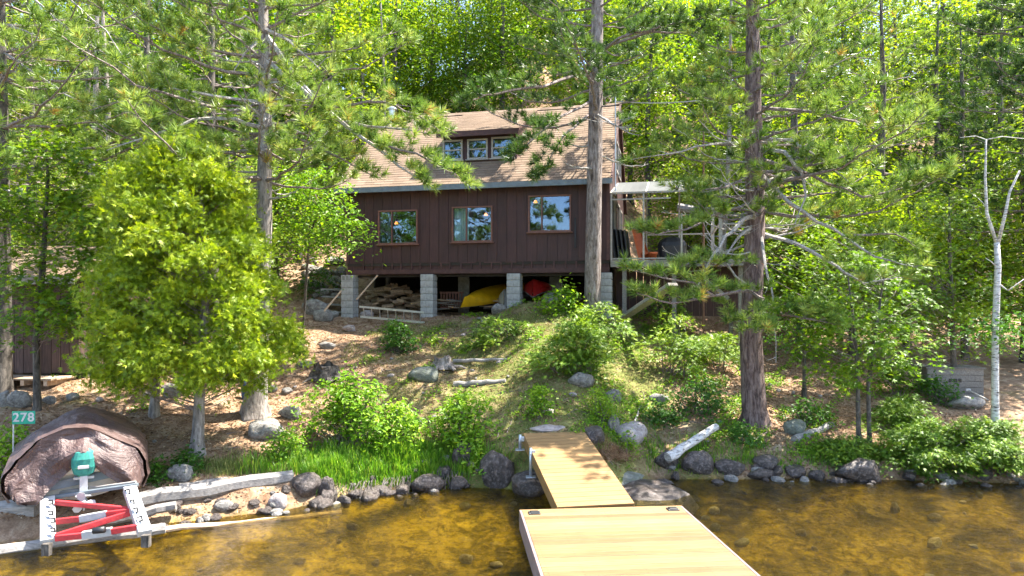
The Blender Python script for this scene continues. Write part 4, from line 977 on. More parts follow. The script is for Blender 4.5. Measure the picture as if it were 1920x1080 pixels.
rocks = [
 (931, 915, 62, 68, 'big round dark boulder at the water left of the gangway', 'darkrock', 1),
 (996, 935, 76, 46, 'low dark wet boulder under the left side of the gangway', 'darkrock', 2),
 (868, 878, 40, 52, 'dark boulder under the grass beside the big round boulder', 'darkrock', 3),
 (799, 926, 62, 36, 'grey wet boulder at the water below the bright grass', 'darkrock', 4),
 (830, 897, 40, 26, 'flat brownish rock behind the grey wet boulder', 'darkrock', 5),
 (612, 940, 36, 44, 'dark upright rock in the bank below the bright grass', 'darkrock', 6),
 (570, 935, 56, 40, 'dark reddish rock at the left end of the grassy bank', 'darkrock', 2),
 (519, 955, 34, 30, 'pale rounded stone at the shore below the end of the timber', 'pinkrock', 3),
 (416, 962, 34, 22, 'grey stone in the bank above the shore plank', 'rock', 4),
 (494, 822, 72, 38, 'wide pale boulder right of the second cedar trunk', 'rock', 5),
 (545, 787, 44, 26, 'smooth grey stone above the wide pale boulder', 'rock', 6),
 (508, 736, 22, 14, 'small pale stone right of the large cedar-side trunk', 'rock', 1),
 (536, 740, 20, 12, 'small flat stone uphill of the smooth grey stone', 'rock', 2),
 (794, 716, 58, 30, 'mossy round boulder left of the grey stump on the slope', 'mossrock', 3),
 (1090, 727, 50, 30, 'rounded grey boulder below the fir saplings', 'rock', 4),
 (1104, 700, 40, 20, 'pale flat rock peeking from under the fir saplings', 'rock', 5),
 (1152, 752, 34, 22, 'grey rock half hidden uphill of the bright bush', 'rock', 6),
 (1115, 830, 46, 34, 'dark boulder touching the shore end of the gangway', 'darkrock', 5),
 (1186, 836, 62, 40, 'blocky pale boulder right of the gangway', 'pinkrock', 2),
 (1152, 815, 24, 40, 'narrow upright grey rock beside the blocky pale boulder', 'rock', 3),
 (1255, 882, 46, 36, 'round grey boulder below the lower end of the birch log', 'darkrock', 6),
 (1313, 890, 62, 46, 'large rounded boulder right of the birch log end', 'darkrock', 3),
 (1370, 892, 52, 28, 'dark reddish boulder right of the large rounded one', 'darkrock', 1),
 (1440, 885, 50, 26, 'grey rock in the bank below the ferns', 'darkrock', 2),
 (1430, 902, 52, 22, 'dark wet rock at the water below the right pine', 'darkrock', 4),
 (1495, 895, 46, 22, 'dark wet rock in the middle of the right shore', 'darkrock', 5),
 (1535, 900, 32, 18, 'small wet rock left of the wide black boulder', 'darkrock', 3),
 (1622, 908, 82, 46, 'wide black boulder with pale patches on the right shore', 'darkrock', 6),
 (1820, 768, 72, 26, 'smooth pale rock in front of the grey crate', 'rock', 4),
 (1236, 756, 34, 16, 'flat grey rock among the ferns on the right slope', 'rock', 1),
 (1495, 818, 44, 28, 'lichen-covered rock right of the right pine', 'mossrock', 2),
 (604, 602, 42, 26, 'pale rock at the foot of the leftmost pillar', 'rock', 5),
 (588, 590, 48, 30, 'grey boulder left of the leftmost pillar', 'rock', 1),
 (687, 596, 26, 16, 'white rock lying under the ladder', 'pinkrock', 3),
 (935, 588, 28, 20, 'grey rock between the yellow canoe and the third pillar', 'rock', 4),
 (624, 596, 20, 12, 'small stone beside the base of the leftmost pillar', 'rock', 2),
 (655, 622, 26, 13, 'flat sunlit stone in the grass below the leftmost pillar', 'pinkrock', 6),
 (612, 655, 30, 14, 'pale flat stone on the needle-covered slope', 'rock', 1),
 (570, 690, 30, 14, 'stone at the right edge of the cedar crown', 'rock', 3),
 (30, 765, 38, 34, 'rounded boulder supporting the front of the shed', 'rock', 4),
 (6, 762, 26, 34, 'boulder at the left edge supporting the shed', 'rock', 5),
 (92, 758, 26, 16, 'small stone right of the shed supports', 'rock', 6),
 (132, 752, 24, 14, 'small stone below the shed corner', 'rock', 2),
 (320, 745, 44, 26, 'broken grey stone behind the small cedar trunk', 'rock', 1),
 (345, 728, 34, 22, 'pale stone between the cedar trunks', 'rock', 6),
 (332, 905, 50, 34, 'triangular grey boulder between boat and fern', 'rock', 3),
 (660, 995, 22, 12, 'small wet stone breaking the lake surface', 'darkrock', 1),
 (1010, 800, 0, 0, '', '', 0)]
for q in rocks:
    if q[2]: rock(*q)
# stepping slab beyond the gangway
g = ong(1025, 806); o = link('stone_slab', rockm(4, 'pinkrock')); o.location = (g.x+.05, g.y+.25, g.z-.02); o.scale = (.40, .42, .09); tag(o, 'flat pinkish stone slab at the shore end of the gangway', 'slab')
g = ong(1018, 775); o = link('rock_step', rockm(5, 'pinkrock')); o.location = (g.x, g.y+.1, g.z+.02); o.scale = (.3, .2, .12); tag(o, 'rough stone step behind the pinkish slab', 'step')
# sloping bedrock right of the gangway running into the water
o = link('bedrock', rockm(6, 'darkrock')); o.location = (2.35, 12.3, -.13); o.scale = (1.2, .85, .24); o.rotation_euler = (.22, 0, -.2); tag(o, 'flat dark bedrock sloping into the water right of the gangway', 'bedrock')
o = link('bedrock', rockm(2, 'mossrock')); o.location = (1.95, 12.85, .08); o.scale = (.55, .4, .12); o.rotation_euler = (.2, 0, -.15); tag(o, 'low greenish grey ledge above the dark bedrock', 'bedrock')
rr = random.Random(21)
def scatter_stones(n, x0, x1, t0, t1, s0, s1, mats, lab, grp, sub=2):
    for k in range(n):
        x = rr.uniform(x0, x1); y = float(np.interp(x, SX, SY))+rr.uniform(t0, t1); o = link('stone', rockm(rr.randint(1, 6), rr.choice(mats), sub)); s = rr.uniform(s0, s1)
        o.location = (x, y, gz(x, y)+s*.25); o.scale = (s, s*rr.uniform(.6, 1), s*rr.uniform(.45, .8)); o.rotation_euler = (rr.uniform(-.3, .3), rr.uniform(-.3, .3), rr.uniform(0, 6)); tag(o, lab, 'stone', grp)
scatter_stones(80, -6.0, -.6, -.2, .55, .04, .12, ['darkrock', 'darkrock', 'rock'], 'small loose stone along the shore left of the dock', 'small stones along the left shore')
scatter_stones(75, 2.2, 9.8, -.25, .4, .05, .17, ['darkrock', 'darkrock', 'rock'], 'small dark stone along the shore right of the dock', 'small stones along the right shore')
scatter_stones(26, -3.3, -1.0, -.12, .22, .10, .22, ['darkrock'], 'dark stone wedged under the overhanging grass at the shore', 'dark stones under the grassy bank', 3)
m_ = MB()
for k in range(70):
    x = rr.uniform(-3.3, -.9); y = float(np.interp(x, SX, SY)); p = Vector((x, y+rr.uniform(.2, .4), gz(x, y+.4)+.02)); q = Vector((x+rr.uniform(-.12, .12), y+rr.uniform(-.1, .1), -.03)); m_.tube([p, p.lerp(q, .5)+Vector((rr.uniform(-.05, .05), -.06, .03)), q], [.008, .006, .003], 4)
tag(m_.build('hanging_roots', M['darkbark']), kind='stuff')
scatter_stones(60, -7, 10, -4.0, -.3, .04, .16, ['darkrock', 'pinkrock', 'rock'], 'stone lying on the amber lake bed', 'stones on the lake bed')
scatter_stones(90, -10, 9, .8, 8.5, .03, .11, ['rock', 'pinkrock'], 'small stone lying on the forest floor', 'small stones on the slope')
for k in range(42):
    px = rr.uniform(572, 650); py = rr.uniform(490, 560); g = ong(px, py); s = rr.uniform(.10, .24); o = link('stone', rockm(rr.randint(1, 6), 'rock', 2)); o.location = (g.x, g.y, g.z+s*.4); o.scale = (s, s, s*.7); o.rotation_euler = (0, 0, rr.uniform(0, 6))
    tag(o, 'grey stone in the rubble slope left of the cabin', 'stone', 'rubble stones left of the cabin')

# ------------------------------------------------------------------ logs, stumps, timbers
def glog(lab, name, p0, p1, r0, r1, mat, seed=0, lift=.5, cat='log', wob=.3, group=None, n=9):
    a = ong(*p0); b = ong(*p1); a.z += r0*lift; b.z += r1*lift; return log(name, lab, cat, a, b, r0, r1, mat, group, seed, n, 9, wob)
log('birch_log', 'fallen white birch log angled down to the shore right of the gangway', 'log', P(1252, 858, 13.3), P(1343, 800, 14.1), .10, .07, 'birch', seed=3, n=12)
a = P(1252, 858, 13.3); 
log('shore_timber', 'long silver weathered timber along the bank right of the ramp', 'timber', P(262, 938, 10.75), P(548, 893, 11.9), .14, .12, 'greywood', seed=4, n=7, wob=.16)
log('shore_timber', 'thin split timber lying on top behind the silver timber', 'timber', P(335, 913, 11.3), P(520, 886, 12.1), .06, .05, 'greywood', seed=5, n=6, wob=.2)
log('shore_timber', 'thick pale timber left of the ramp, lit by sun', 'timber', P(-60, 962, 10.25), P(78, 955, 10.2), .17, .16, 'greywood', seed=6, n=7, wob=.15)
log('shore_timber', 'lower silver log below the long weathered timber', 'timber', P(200, 975, 10.3), P(330, 948, 10.7), .09, .08, 'greywood', seed=12, n=7, wob=.2)
log('water_log', 'long pale log lying along the waterline under the ramp', 'log', P(-80, 1042, 9.2), P(310, 990, 10.15), .10, .08, 'greywood', seed=7, n=8, wob=.2)
log('water_log', 'submerged thin log trailing right from the ramp foot', 'log', P(290, 996, 10.15), P(640, 960, 11.4), .05, .03, 'plank', seed=8, n=8, wob=.5)
glog('grey log across the slope below the mossy boulder', 'slope_log', (852, 724), (948, 716), .07, .05, 'greywood', 9)
glog('thin grey log uphill right of the stump', 'slope_log', (850, 680), (950, 676), .05, .035, 'greywood', 10)
glog('bleached driftwood lying behind the right shoreline bush', 'driftwood', (735, 790), (800, 796), .05, .03, 'deadwood', 11)
glog('bleached forked driftwood above the other one', 'driftwood', (738, 768), (760, 786), .04, .025, 'deadwood', 12)
glog('dry stick lying across the shore rocks', 'stick', (822, 880), (852, 898), .02, .012, 'plank', 13, cat='stick')
glog('fallen grey log behind the trees at the right shore', 'slope_log', (1490, 830), (1560, 800), .09, .07, 'greywood', 14)
glog('dead crooked stick standing by the blocky pale boulder', 'stick', (1190, 800), (1200, 768), .03, .015, 'deadwood', 15, lift=3, cat='stick')
log('pale_trunk', 'pale fallen trunk on the hillside behind the deck', 'log', P(1270, 388, 25), P(1400, 408, 24.5), .16, .13, 'greywood', seed=16)
log('pale_trunk', 'pale fallen trunk at the far right behind the birch', 'log', P(1870, 575, 20), P(1990, 600, 19.5), .14, .12, 'greywood', seed=17)
def stump(px, py, w_, h_, lab, mat, seed):
    g = ong(px, py); r = random.Random(seed); o = empty('tree_stump', g, 0, lab, 'stump'); m = MB(); D = g.y; W = w_/F*D/2; H = h_/F*D
    rows = []
    for i in range(7):
        f = i/6; row = []
        for k in range(22):
            a = 2*PI*k/22; rad = W*(1.0-.25*f+.35*(1-f)**3)*(1+.12*math.sin(a*5+seed)+.10*r.uniform(-1, 1)); row.append((rad*math.cos(a), rad*math.sin(a)*.8, H*f*(.8+(.15*math.sin(a*3+seed)+.15*r.uniform(-1, 1)) * f*f)))
        rows.append(row)
    for r0, r1 in zip(rows[:-1], rows[1:]):
        for k in range(22): m.quad(r0[k], r0[(k+1) % 22], r1[(k+1) % 22], r1[k])
    m.quad(*[(x*.9, y*.9, H*.7) for x, y, z in rows[-1]]); m.build('stump_wood', M[mat], o)
    for k in range(6):
        a = r.uniform(0, 6.28); p = Vector((math.cos(a)*W, math.sin(a)*W*.8, H*.15)); q = Vector((math.cos(a)*W*r.uniform(1.8, 2.6), math.sin(a)*W*1.8, -.02)); MB().tube([p, p.lerp(q, .5)+Vector((0, 0, .04)), q], [.05, .035, .012], 6).build('root', M[mat], o)
stump(612, 712, 56, 34, 'dark rotten stump with torn roots on the needle slope', 'darkbark', 3)
stump(831, 692, 38, 26, 'grey weathered stump beside the mossy boulder', 'greybark', 5)
# crate, blue cloth, shovel-like stick
g = ong(1806, 752); cr_ = empty('slatted_crate', (g.x, g.y+.3, g.z), -.1, 'weathered grey board crate behind the smooth pale rock on the right', 'crate')
W_, H_ = 100/F*g.y, 58/F*g.y
for k in range(5): MB().box((0, 0, (k+.5)*H_/5), (W_, .03, H_/5-.01), tint=k*.2).build('board', M['greywood2'], cr_)
for x in (-W_/2, W_/2): MB().box((x, .35, H_/2), (.03, .7, H_)).build('side', M['greywood2'], cr_)
MB().box((0, .35, H_+.02), (W_+.1, .8, .035)).build('lid', M['greywood2'], cr_)
for x in (-.12, .0, .10): MB().box((x, -.022, H_*.62), (.07, .012, .09), bev=.004).build('vent', M['black'], cr_)
a = P(1815, 731, 16.5); b = P(1853, 750, 16.2); s_ = empty('paddle', a, 0, 'white-headed stick leaning on the pale rock before the crate', 'paddle'); MB().tube([(0, 0, 0), b-a], .016, 6).build('shaft', M['palewood'], s_); MB().box((0, 0, 0), (.12, .03, .06), bev=.01).build('head', M['white'], s_)
g = ong(459, 752); bl = empty('life_jacket', (g.x, g.y+.1, g.z), 0, 'dark blue life jacket hanging behind the large trunk', 'life jacket')
m = MB()
prof = [(.02, .09, .05), (.1, .12, .07), (.25, .12, .08), (.36, .09, .06), (.42, .05, .03)]; rows = [[(a_*math.cos(2*PI*k/12), b_*math.sin(2*PI*k/12), z) for k in range(12)] for z, a_, b_ in prof]
for r0, r1 in zip(rows[:-1], rows[1:]):
    for k in range(12): m.quad(r0[k], r0[(k+1) % 12], r1[(k+1) % 12], r1[k])
m.quad(*rows[-1]); m.build('vest', M['blue'], bl, True); MB().tube([(-.04, 0, .4), (0, 0, .5), (.04, 0, .4)], .012, 5).build('strap', M['black'], bl)

# ------------------------------------------------------------------ trees
def trunk_mesh(pts, rad, mat, n=12, flare=True, seed=0, bumpy=.06):
    r = random.Random(seed); pts = [Vector(p) for p in pts]; out = []; rr_ = []
    for i in range(len(pts)-1):
        L = (pts[i+1]-pts[i]).length; k = max(1, int(L/.35))
        for j in range(k): f = j/k; out.append(pts[i].lerp(pts[i+1], f)); rr_.append(rad[i]+(rad[i+1]-rad[i])*f)
    out.append(pts[-1]); rr_.append(rad[-1])
    if flare:
        b = out[0]; fl = []
        for dz, s in ((-.12, 1.45), (.0, 1.28), (.12, 1.14), (.28, 1.05)): fl.append((b+Vector((0, 0, dz)), rr_[0]*s))
        out = [q[0] for q in fl]+out[1:]; rr_ = [q[1] for q in fl]+rr_[1:]
    m = MB(); m.tube(out, rr_, n, cap=True)
    for i in range(len(out)):
        for k in range(n):
            q = Vector(m.v[i*n+k]); d = q-out[i]; ex = .16*math.sin(k*2*PI/n*5+seed) if (flare and i < 3) else 0
            q = out[i]+d*(1+bumpy*noise.noise(q*3+Vector((seed, 0, 0)))+ex); m.v[i*n+k] = tuple(q)
    return m.mesh(mat, True)
def along(pts, z):
    for a, b in zip(pts[:-1], pts[1:]):
        if a.z <= z <= b.z: return a.lerp(b, (z-a.z)/max(b.z-a.z, 1e-6))
    return pts[-1].copy()

def limb(start, az, L, r0, rise, droop, r, mbt, tufts, live=1.0, first=.3, step=.26, twl=.75, tuft_gap=.17, pts=None, bare=False):
    """one pine limb; wood in mbt, shoots in tufts"""
    if pts is None:
        d = Vector((math.cos(az), math.sin(az), 0)); s = Vector((-d.y, d.x, 0)); pts = []; w_ = r.uniform(-.12, .12); n = 9
        for i in range(n+1):
            f = i/n; z = L*(rise*f-droop*f*(1-f)*2+.16*max(0, f-.6)**1.3*2.2)
            pts.append(start+d*L*f+s*L*w_*math.sin(f*2.6)+Vector((r.uniform(-1, 1), r.uniform(-1, 1), r.uniform(-1, 1)))*.02*L*(0 if i == 0 else 1)*.7+Vector((0, 0, z)))
    n = len(pts)-1; L = sum((pts[i+1]-pts[i]).length for i in range(n))
    mbt.tube(pts, [max(.006, r0*(1-.82*i/n)) for i in range(n+1)], 5, cap=True)
    def at(f):
        x = f*n; i = min(int(x), n-1); return pts[i].lerp(pts[i+1], x-i), (pts[i+1]-pts[i]).normalized()
    t = first*L; side = 1
    while t < L:
        f = t/L; p, d = at(f); side = -side; t += step*r.uniform(.7, 1.3)
        up = Vector((0, 0, 1)); s = d.cross(up);
        if s.length < .1: s = Vector((1, 0, 0))
        s.normalize(); ang = math.radians(r.uniform(35, 62)); tl = twl*(.35+.9*(1-f))*r.uniform(.6, 1.2)*min(1, L/2.2)
        td = (d*math.cos(ang)+s*side*math.sin(ang)+up*r.uniform(-.1, .28)).normalized(); q = [p]; cur = p.copy(); dd = td.copy()
        for i in range(3):
            dd = (dd+up*.13+Vector((r.uniform(-1, 1), r.uniform(-1, 1), r.uniform(-1, 1)))*.13).normalized(); cur = cur+dd*tl/3; q.append(cur.copy())
        mbt.tube(q, [max(.004, r0*.25), .006, .005, .003], 3, cap=False)
        if bare or r.random() > live: 
            continue
        k = tl
        while k > tl*.25:
            x = k/tl*3; i = min(int(x), 2); c = q[i].lerp(q[i+1], x-i); dr = (q[i+1]-q[i]).normalized()
            if k < tl-.05:
                sd = dr.cross(up).normalized()*(1 if r.random() < .5 else -1); dr2 = (dr*.6+sd*.7+up*.35).normalized(); c = c+dr2*.12
                tufts.append((c, (dr2+up*.2).normalized()))
            else: tufts.append((c, (dr+up*.35).normalized()))
            k -= tuft_gap*r.uniform(.8, 1.3)
    if not bare: tufts.append((pts[-1], ((pts[-1]-pts[-2]).normalized()+Vector((0, 0, .4))).normalized()))

def pine(label, trunk, rad, crown_z, R, seed, bark_='pinebark', nd='needle', top_r=.3, wh=.55, per=4, live=.95, needles=34, az_bias=None, dead_z=(0, 0), dead_n=0, extra=(), lens=None, group=None, cat='pine tree', wd=.016, tint0=.5, twl=.85, step=.2):
    r = random.Random(seed); ng = np.random.default_rng(seed); trunk = [Vector(p) for p in trunk]; base = trunk[0].copy(); tr = [p-base for p in trunk]
    o = empty('pine_tree', base, 0, label, cat, group)
    link('trunk', trunk_mesh(tr, rad, M[bark_], 14, True, seed), o)
    zt = tr[-1].z; z = crown_z-base.z; tufts = []; rt = rad[-1]
    while z < zt-.15:
        f = (z-(crown_z-base.z))/(zt-(crown_z-base.z)); Lr = R*(1-f*(1-top_r)) * (1 if f < .75 else (1-(f-.75)*2.2))
        a0 = r.uniform(0, 6.28)
        for k in range(per):
            az = a0+2*PI*k/per+r.uniform(-.35, .35)
            L = Lr*r.uniform(.65, 1.1)
            if lens: L *= lens(az, z+base.z)
            if L < .35: continue
            mb_ = MB(); limb(along(tr, z+r.uniform(-.12, .12)), az, L, .014+.009*L, r.uniform(.02, .14)+.30*f, r.uniform(.05, .2)*(1-f), r, mb_, tufts, live, r.uniform(.22, .42), step, twl)
            mb_.build('limb', M['twig'], o)
        z += wh*r.uniform(.85, 1.15)
    for k in range(dead_n):
        z = r.uniform(*dead_z)-base.z; mb_ = MB(); limb(along(tr, z), r.uniform(0, 6.28), r.uniform(.8, 2.2), r.uniform(.02, .04), r.uniform(-.3, .2), r.uniform(-.1, .25), r, mb_, tufts, 0, .25, .3, .7, bare=True)
        mb_.build('dead_limb', M['deadwood'], o)
    for e in extra:
        pts = [P(*q)-base for q in e['p']]; fine_pts = []
        for a, b in zip(pts[:-1], pts[1:]):
            for i in range(3): fine_pts.append(a.lerp(b, i/3)+Vector((r.uniform(-1, 1), r.uniform(-1, 1), r.uniform(-1, 1)))*.025)
        fine_pts.append(pts[-1]); mb_ = MB(); dead = e.get('dead', False)
        limb(None, 0, 1, e.get('r', .05), 0, 0, r, mb_, tufts, 0 if dead else 1, e.get('first', .3), e.get('step', .2), e.get('twl', .8), pts=fine_pts, bare=dead)
        mb_.build('dead_limb' if dead else 'limb', M['deadwood' if dead or e.get('pale') else 'twig'], o)
    if tufts:
        C = np.array([t[0][:] for t in tufts]); Dr = np.array([t[1][:] for t in tufts]); m = len(C)
        tint = np.clip(ng.normal(tint0, .16, m), 0, .88); tint[ng.random(m) < .012] = 1.0
        link('needle_foliage', needle_mesh('needles', C, Dr, M[nd], tint, ng, needles, wd=wd), o)
    return o

def gpt(px, py, dz=-.03):
    g = ong(px, py); return Vector((g.x, g.y, g.z+dz))
def px_trunk(base, lst):
    """trunk through pixels at the base's distance"""
    return [base]+[P(px, py, base.y+dd) for px, py, dd in lst]

# pine A: left of centre, leaning limbs over the roof
b = gpt(478, 778)
pine('tall grey pine with bleached dead limbs, tufts hanging over the roof', px_trunk(b, [(484, 690, 0), (496, 400, 0), (497, 200, 0), (494, 20, 0), (492, -160, 0), (490, -260, 0)]), [.24, .20, .155, .13, .10, .06, .02],
     P(0, 330, b.y).z, 3.7, 11, 'greybark', per=5, wh=.5, needles=54, dead_z=(P(0, 420, b.y).z, P(0, 60, b.y).z), dead_n=22, lens=lambda az, z: (.75 if math.sin(az) > .3 else 1.05)*(.8 if math.sin(az) < -.6 else 1), tint0=.56,
     extra=[dict(p=[(494, 60, b.y), (560, 150, 13.9), (630, 225, 13.6), (720, 240, 13.4), (800, 250, 13.3)], r=.06, pale=True, step=.15),
            dict(p=[(496, 110, b.y), (590, 190, 13.6), (680, 260, 13.2), (750, 310, 13.0), (800, 345, 12.9)], r=.06, pale=True, step=.15),
            dict(p=[(620, 200, 13.6), (720, 190, 13.4), (780, 215, 13.2), (830, 250, 13.1)], r=.035, step=.14, first=.2),
            dict(p=[(690, 262, 13.2), (780, 290, 13.0), (840, 320, 12.9), (878, 345, 12.8)], r=.03, step=.13, first=.1, twl=.55),
            dict(p=[(497, 230, b.y), (580, 270, 13.5), (640, 300, 13.2), (700, 330, 13.0)], r=.04, step=.15),
            dict(p=[(505, 245, b.y), (440, 222, 13.6), (360, 226, 13.3), (290, 250, 13.0), (200, 282, 12.8)], r=.05, dead=True, first=.35, step=.35),
            dict(p=[(497, 190, b.y), (400, 178, 13.5), (300, 165, 13.2), (230, 190, 13.0), (160, 210, 12.9)], r=.04, pale=True, first=.3, step=.2),
            dict(p=[(495, 60, b.y), (470, 90, 13.9), (440, 130, 13.8)], r=.05, dead=True, step=.12), dict(p=[(497, 55, b.y), (540, 75, 13.8), (600, 130, 13.6)], r=.05, dead=True, step=.12),
            dict(p=[(494, 50, b.y), (460, 30, 13.8), (430, 45, 13.6)], r=.04, dead=True, step=.15)])
# pine B: middle, in front of the right end of the cabin
b = gpt(1110, 604)
pine('straight grey pine trunk in front of the right end of the cabin', px_trunk(b, [(1112, 480, 0), (1116, 260, 0), (1119, 80, 0), (1122, -90, 0), (1124, -240, 0), (1125, -330, 0)]), [.235, .225, .205, .175, .15, .10, .03],
     P(0, 210, b.y).z, 3.7, 22, 'pinebark', 'needle2', per=4, wh=.58, needles=50, live=.9, dead_z=(P(0, 330, b.y).z, P(0, 60, b.y).z), dead_n=7, lens=lambda az, z: .75 if math.cos(az) > .3 else 1.0, tint0=.5,
     extra=[dict(p=[(1105, 190, b.y), (1040, 225, 15.5), (990, 270, 15.1), (960, 300, 14.9)], r=.04, step=.2, twl=.7),
            dict(p=[(1105, 215, b.y), (1060, 250, 15.4), (1030, 300, 15.1), (1010, 330, 15.0)], r=.035, step=.2, twl=.6),
            dict(p=[(1110, 130, b.y), (1020, 160, 15.5), (930, 175, 15.2), (880, 190, 15.0)], r=.05, step=.18),
            dict(p=[(1120, 215, b.y), (1150, 235, 15.6), (1180, 250, 15.4)], r=.04, dead=True), dict(p=[(1122, 90, b.y), (1220, 60, 15.8), (1320, 62, 15.5)], r=.05, step=.25),
            dict(p=[(1125, 100, b.y), (1160, 70, 15.8), (1240, 50, 15.6), (1330, 30, 15.5)], r=.05, step=.22)])
# pine C: right, reddish trunk
b = gpt(1415, 797)
pine('right pine with a thick reddish-brown trunk beside the birch log', px_trunk(b, [(1408, 640, .0), (1416, 400, 0), (1412, 200, 0), (1411, 40, 0), (1410, -120, 0), (1408, -260, 0)]), [.27, .235, .205, .175, .145, .10, .03],
     P(0, 400, b.y).z, 3.7, 33, 'redbark', 'needle', per=5, wh=.5, needles=54, live=.9, dead_z=(P(0, 480, b.y).z, P(0, 200, b.y).z), dead_n=26, lens=lambda az, z: .95 if math.cos(az) > 0 else (.62 if z > 6 else .5), tint0=.5,
     extra=[dict(p=[(1425, 400, b.y), (1395, 412, 14.3), (1360, 445, 14.0), (1325, 500, 13.8), (1300, 560, 13.7)], r=.06, dead=True, first=.4, step=.4),
            dict(p=[(1412, 425, b.y), (1390, 440, 14.4), (1360, 480, 14.1)], r=.055, dead=True, first=.6, step=.4),
            dict(p=[(1432, 280, b.y), (1470, 285, 14.3), (1500, 320, 14.1), (1512, 370, 14.0), (1490, 420, 13.9)], r=.055, dead=True, first=.3, step=.4),
            dict(p=[(1430, 260, b.y), (1480, 262, 14.4), (1540, 300, 14.1), (1600, 350, 13.8)], r=.05, pale=True, step=.25),
            dict(p=[(1430, 330, b.y), (1480, 380, 14.2), (1560, 430, 13.9), (1640, 480, 13.6), (1720, 500, 13.4)], r=.055, pale=True, first=.4, step=.24),
            dict(p=[(1430, 440, b.y), (1500, 460, 14.2), (1570, 500, 13.9), (1620, 530, 13.7), (1700, 520, 13.5)], r=.05, pale=True, first=.3, step=.28),
            dict(p=[(1405, 265, b.y), (1330, 270, 14.3), (1250, 290, 14.0), (1180, 300, 13.8)], r=.035, pale=True, first=.5, step=.35, twl=.5),
            dict(p=[(1432, 560, b.y), (1400, 545, 13.9), (1330, 555, 13.5), (1260, 570, 13.2), (1190, 550, 13.0)], r=.045, first=.2, step=.15, twl=.7),
            dict(p=[(1340, 555, 13.5), (1300, 530, 13.3), (1230, 520, 13.1), (1170, 500, 13.0)], r=.03, first=.1, step=.14, twl=.6),
            dict(p=[(1405, 590, b.y), (1390, 600, 13.8), (1410, 615, 13.3), (1440, 620, 13.0)], r=.04, first=.1, step=.12, twl=.6),
            dict(p=[(1408, 380, b.y), (1350, 400, 14.3), (1290, 430, 14.0), (1230, 440, 13.8), (1200, 430, 13.6)], r=.035, first=.25, step=.14, twl=.6),
            dict(p=[(1408, 330, b.y), (1360, 350, 14.4), (1310, 360, 14.2), (1260, 350, 14.0)], r=.03, first=.25, step=.14, twl=.5),
            dict(p=[(1410, 480, b.y), (1370, 500, 14.2), (1310, 490, 13.9), (1270, 500, 13.7)], r=.035, first=.2, step=.13, twl=.6),
            dict(p=[(1408, 540, b.y), (1380, 520, 14.3), (1340, 460, 14.0), (1320, 420, 13.9)], r=.035, dead=True, first=.3, step=.2),
            dict(p=[(1428, 620, b.y), (1500, 570, 14.0), (1570, 600, 13.6)], r=.03, first=.2, step=.15, twl=.6),
            dict(p=[(1430, 300, b.y), (1520, 330, 14.2), (1620, 370, 13.8), (1700, 350, 13.5), (1760, 330, 13.3)], r=.045, first=.2, step=.16),
            dict(p=[(1425, 200, b.y), (1530, 210, 14.2), (1640, 240, 13.8), (1740, 230, 13.5)], r=.045, first=.2, step=.16),
            dict(p=[(1600, 440, 13.8), (1680, 440, 13.6), (1730, 470, 13.5)], r=.03, first=.1, step=.15, twl=.6),
            dict(p=[(1425, 560, b.y), (1470, 590, 14.0), (1520, 600, 13.6), (1570, 610, 13.4)], r=.04, first=.2, step=.15, twl=.6),
            dict(p=[(1428, 430, b.y), (1436, 500, 14.2), (1450, 560, 14.1), (1455, 680, 14.0)], r=.04, dead=True, first=.3, step=.5)])
# pine D: left edge, dark trunk, long thin bare limbs sweeping down right
b = gpt(4, 735); 
pine('dark pine trunk at the left edge with long bare limbs sweeping right', px_trunk(b, [(2, 400, 0), (0, 200, 0), (-4, 0, 0), (-8, -200, 0), (-10, -320, 0)]), [.2, .17, .15, .13, .10, .03],
     P(0, 370, b.y).z, 4.2, 44, 'darkbark', 'needle', per=5, wh=.5, needles=42, live=.9, tint0=.42, lens=lambda az, z: 1.0 if math.cos(az) > 0 else .5,
     extra=[dict(p=[(0, -60, b.y), (80, 15, b.y-.3), (170, 85, b.y-.6), (260, 140, b.y-.9)], r=.035, pale=True, first=.5, step=.2), dict(p=[(0, 95, b.y), (80, 150, b.y-.3), (150, 190, b.y-.6), (220, 250, b.y-.8)], r=.03, dead=True, step=.4),
            dict(p=[(0, 45, b.y), (30, 52, b.y-.3), (60, 65, b.y-.4)], r=.05, dead=True, first=.9), dict(p=[(0, -120, b.y), (120, -10, b.y-.3), (200, 60, b.y-.6), (255, 135, b.y-.9)], r=.03, dead=True, step=.5),
            dict(p=[(0, 350, b.y), (40, 370, b.y-.4), (65, 378, b.y-.6)], r=.03, dead=True, step=.2)])
# pine E: right edge
b = gpt(1985, 700); 
pine('dense dark pine at the right edge behind the birch', px_trunk(b, [(1980, 400, 0), (1975, 100, 0), (1970, -300, 0)]), [.22, .19, .15, .03],
     P(0, 420, b.y).z, 3.7, 55, 'darkbark', 'needle2', per=5, wh=.5, needles=44, live=1, tint0=.5, lens=lambda az, z: 1.0 if math.cos(az) < .2 else .5)

# smaller background pines copied from two prototypes built away from the picture's centre
def proto_pine(label, seed, H, R, nd):
    r = random.Random(seed); return pine(label, [(0, 0, 0), (.05, 0, H*.4), (0, .1, H*.7), (0, 0, H)], [.17, .14, .09, .02], H*.3, R, seed, 'darkbark', nd, per=4, wh=.75, needles=18, group='pines in the woods behind the cabin', twl=.9, step=.32, wd=.04)
def proto_needle_width(): pass
pp = [proto_pine('tall dark pine in the woods behind the cabin', 61, 13, 2.6, 'needle2'), proto_pine('tall dark pine in the woods behind the cabin', 62, 11, 2.9, 'needle')]
def copy_tree(o, parent=None):
    c = o.copy(); COL.objects.link(c)
    if parent is not None: c.parent = parent
    for ch in list(o.children): copy_tree(ch, c)
    return c

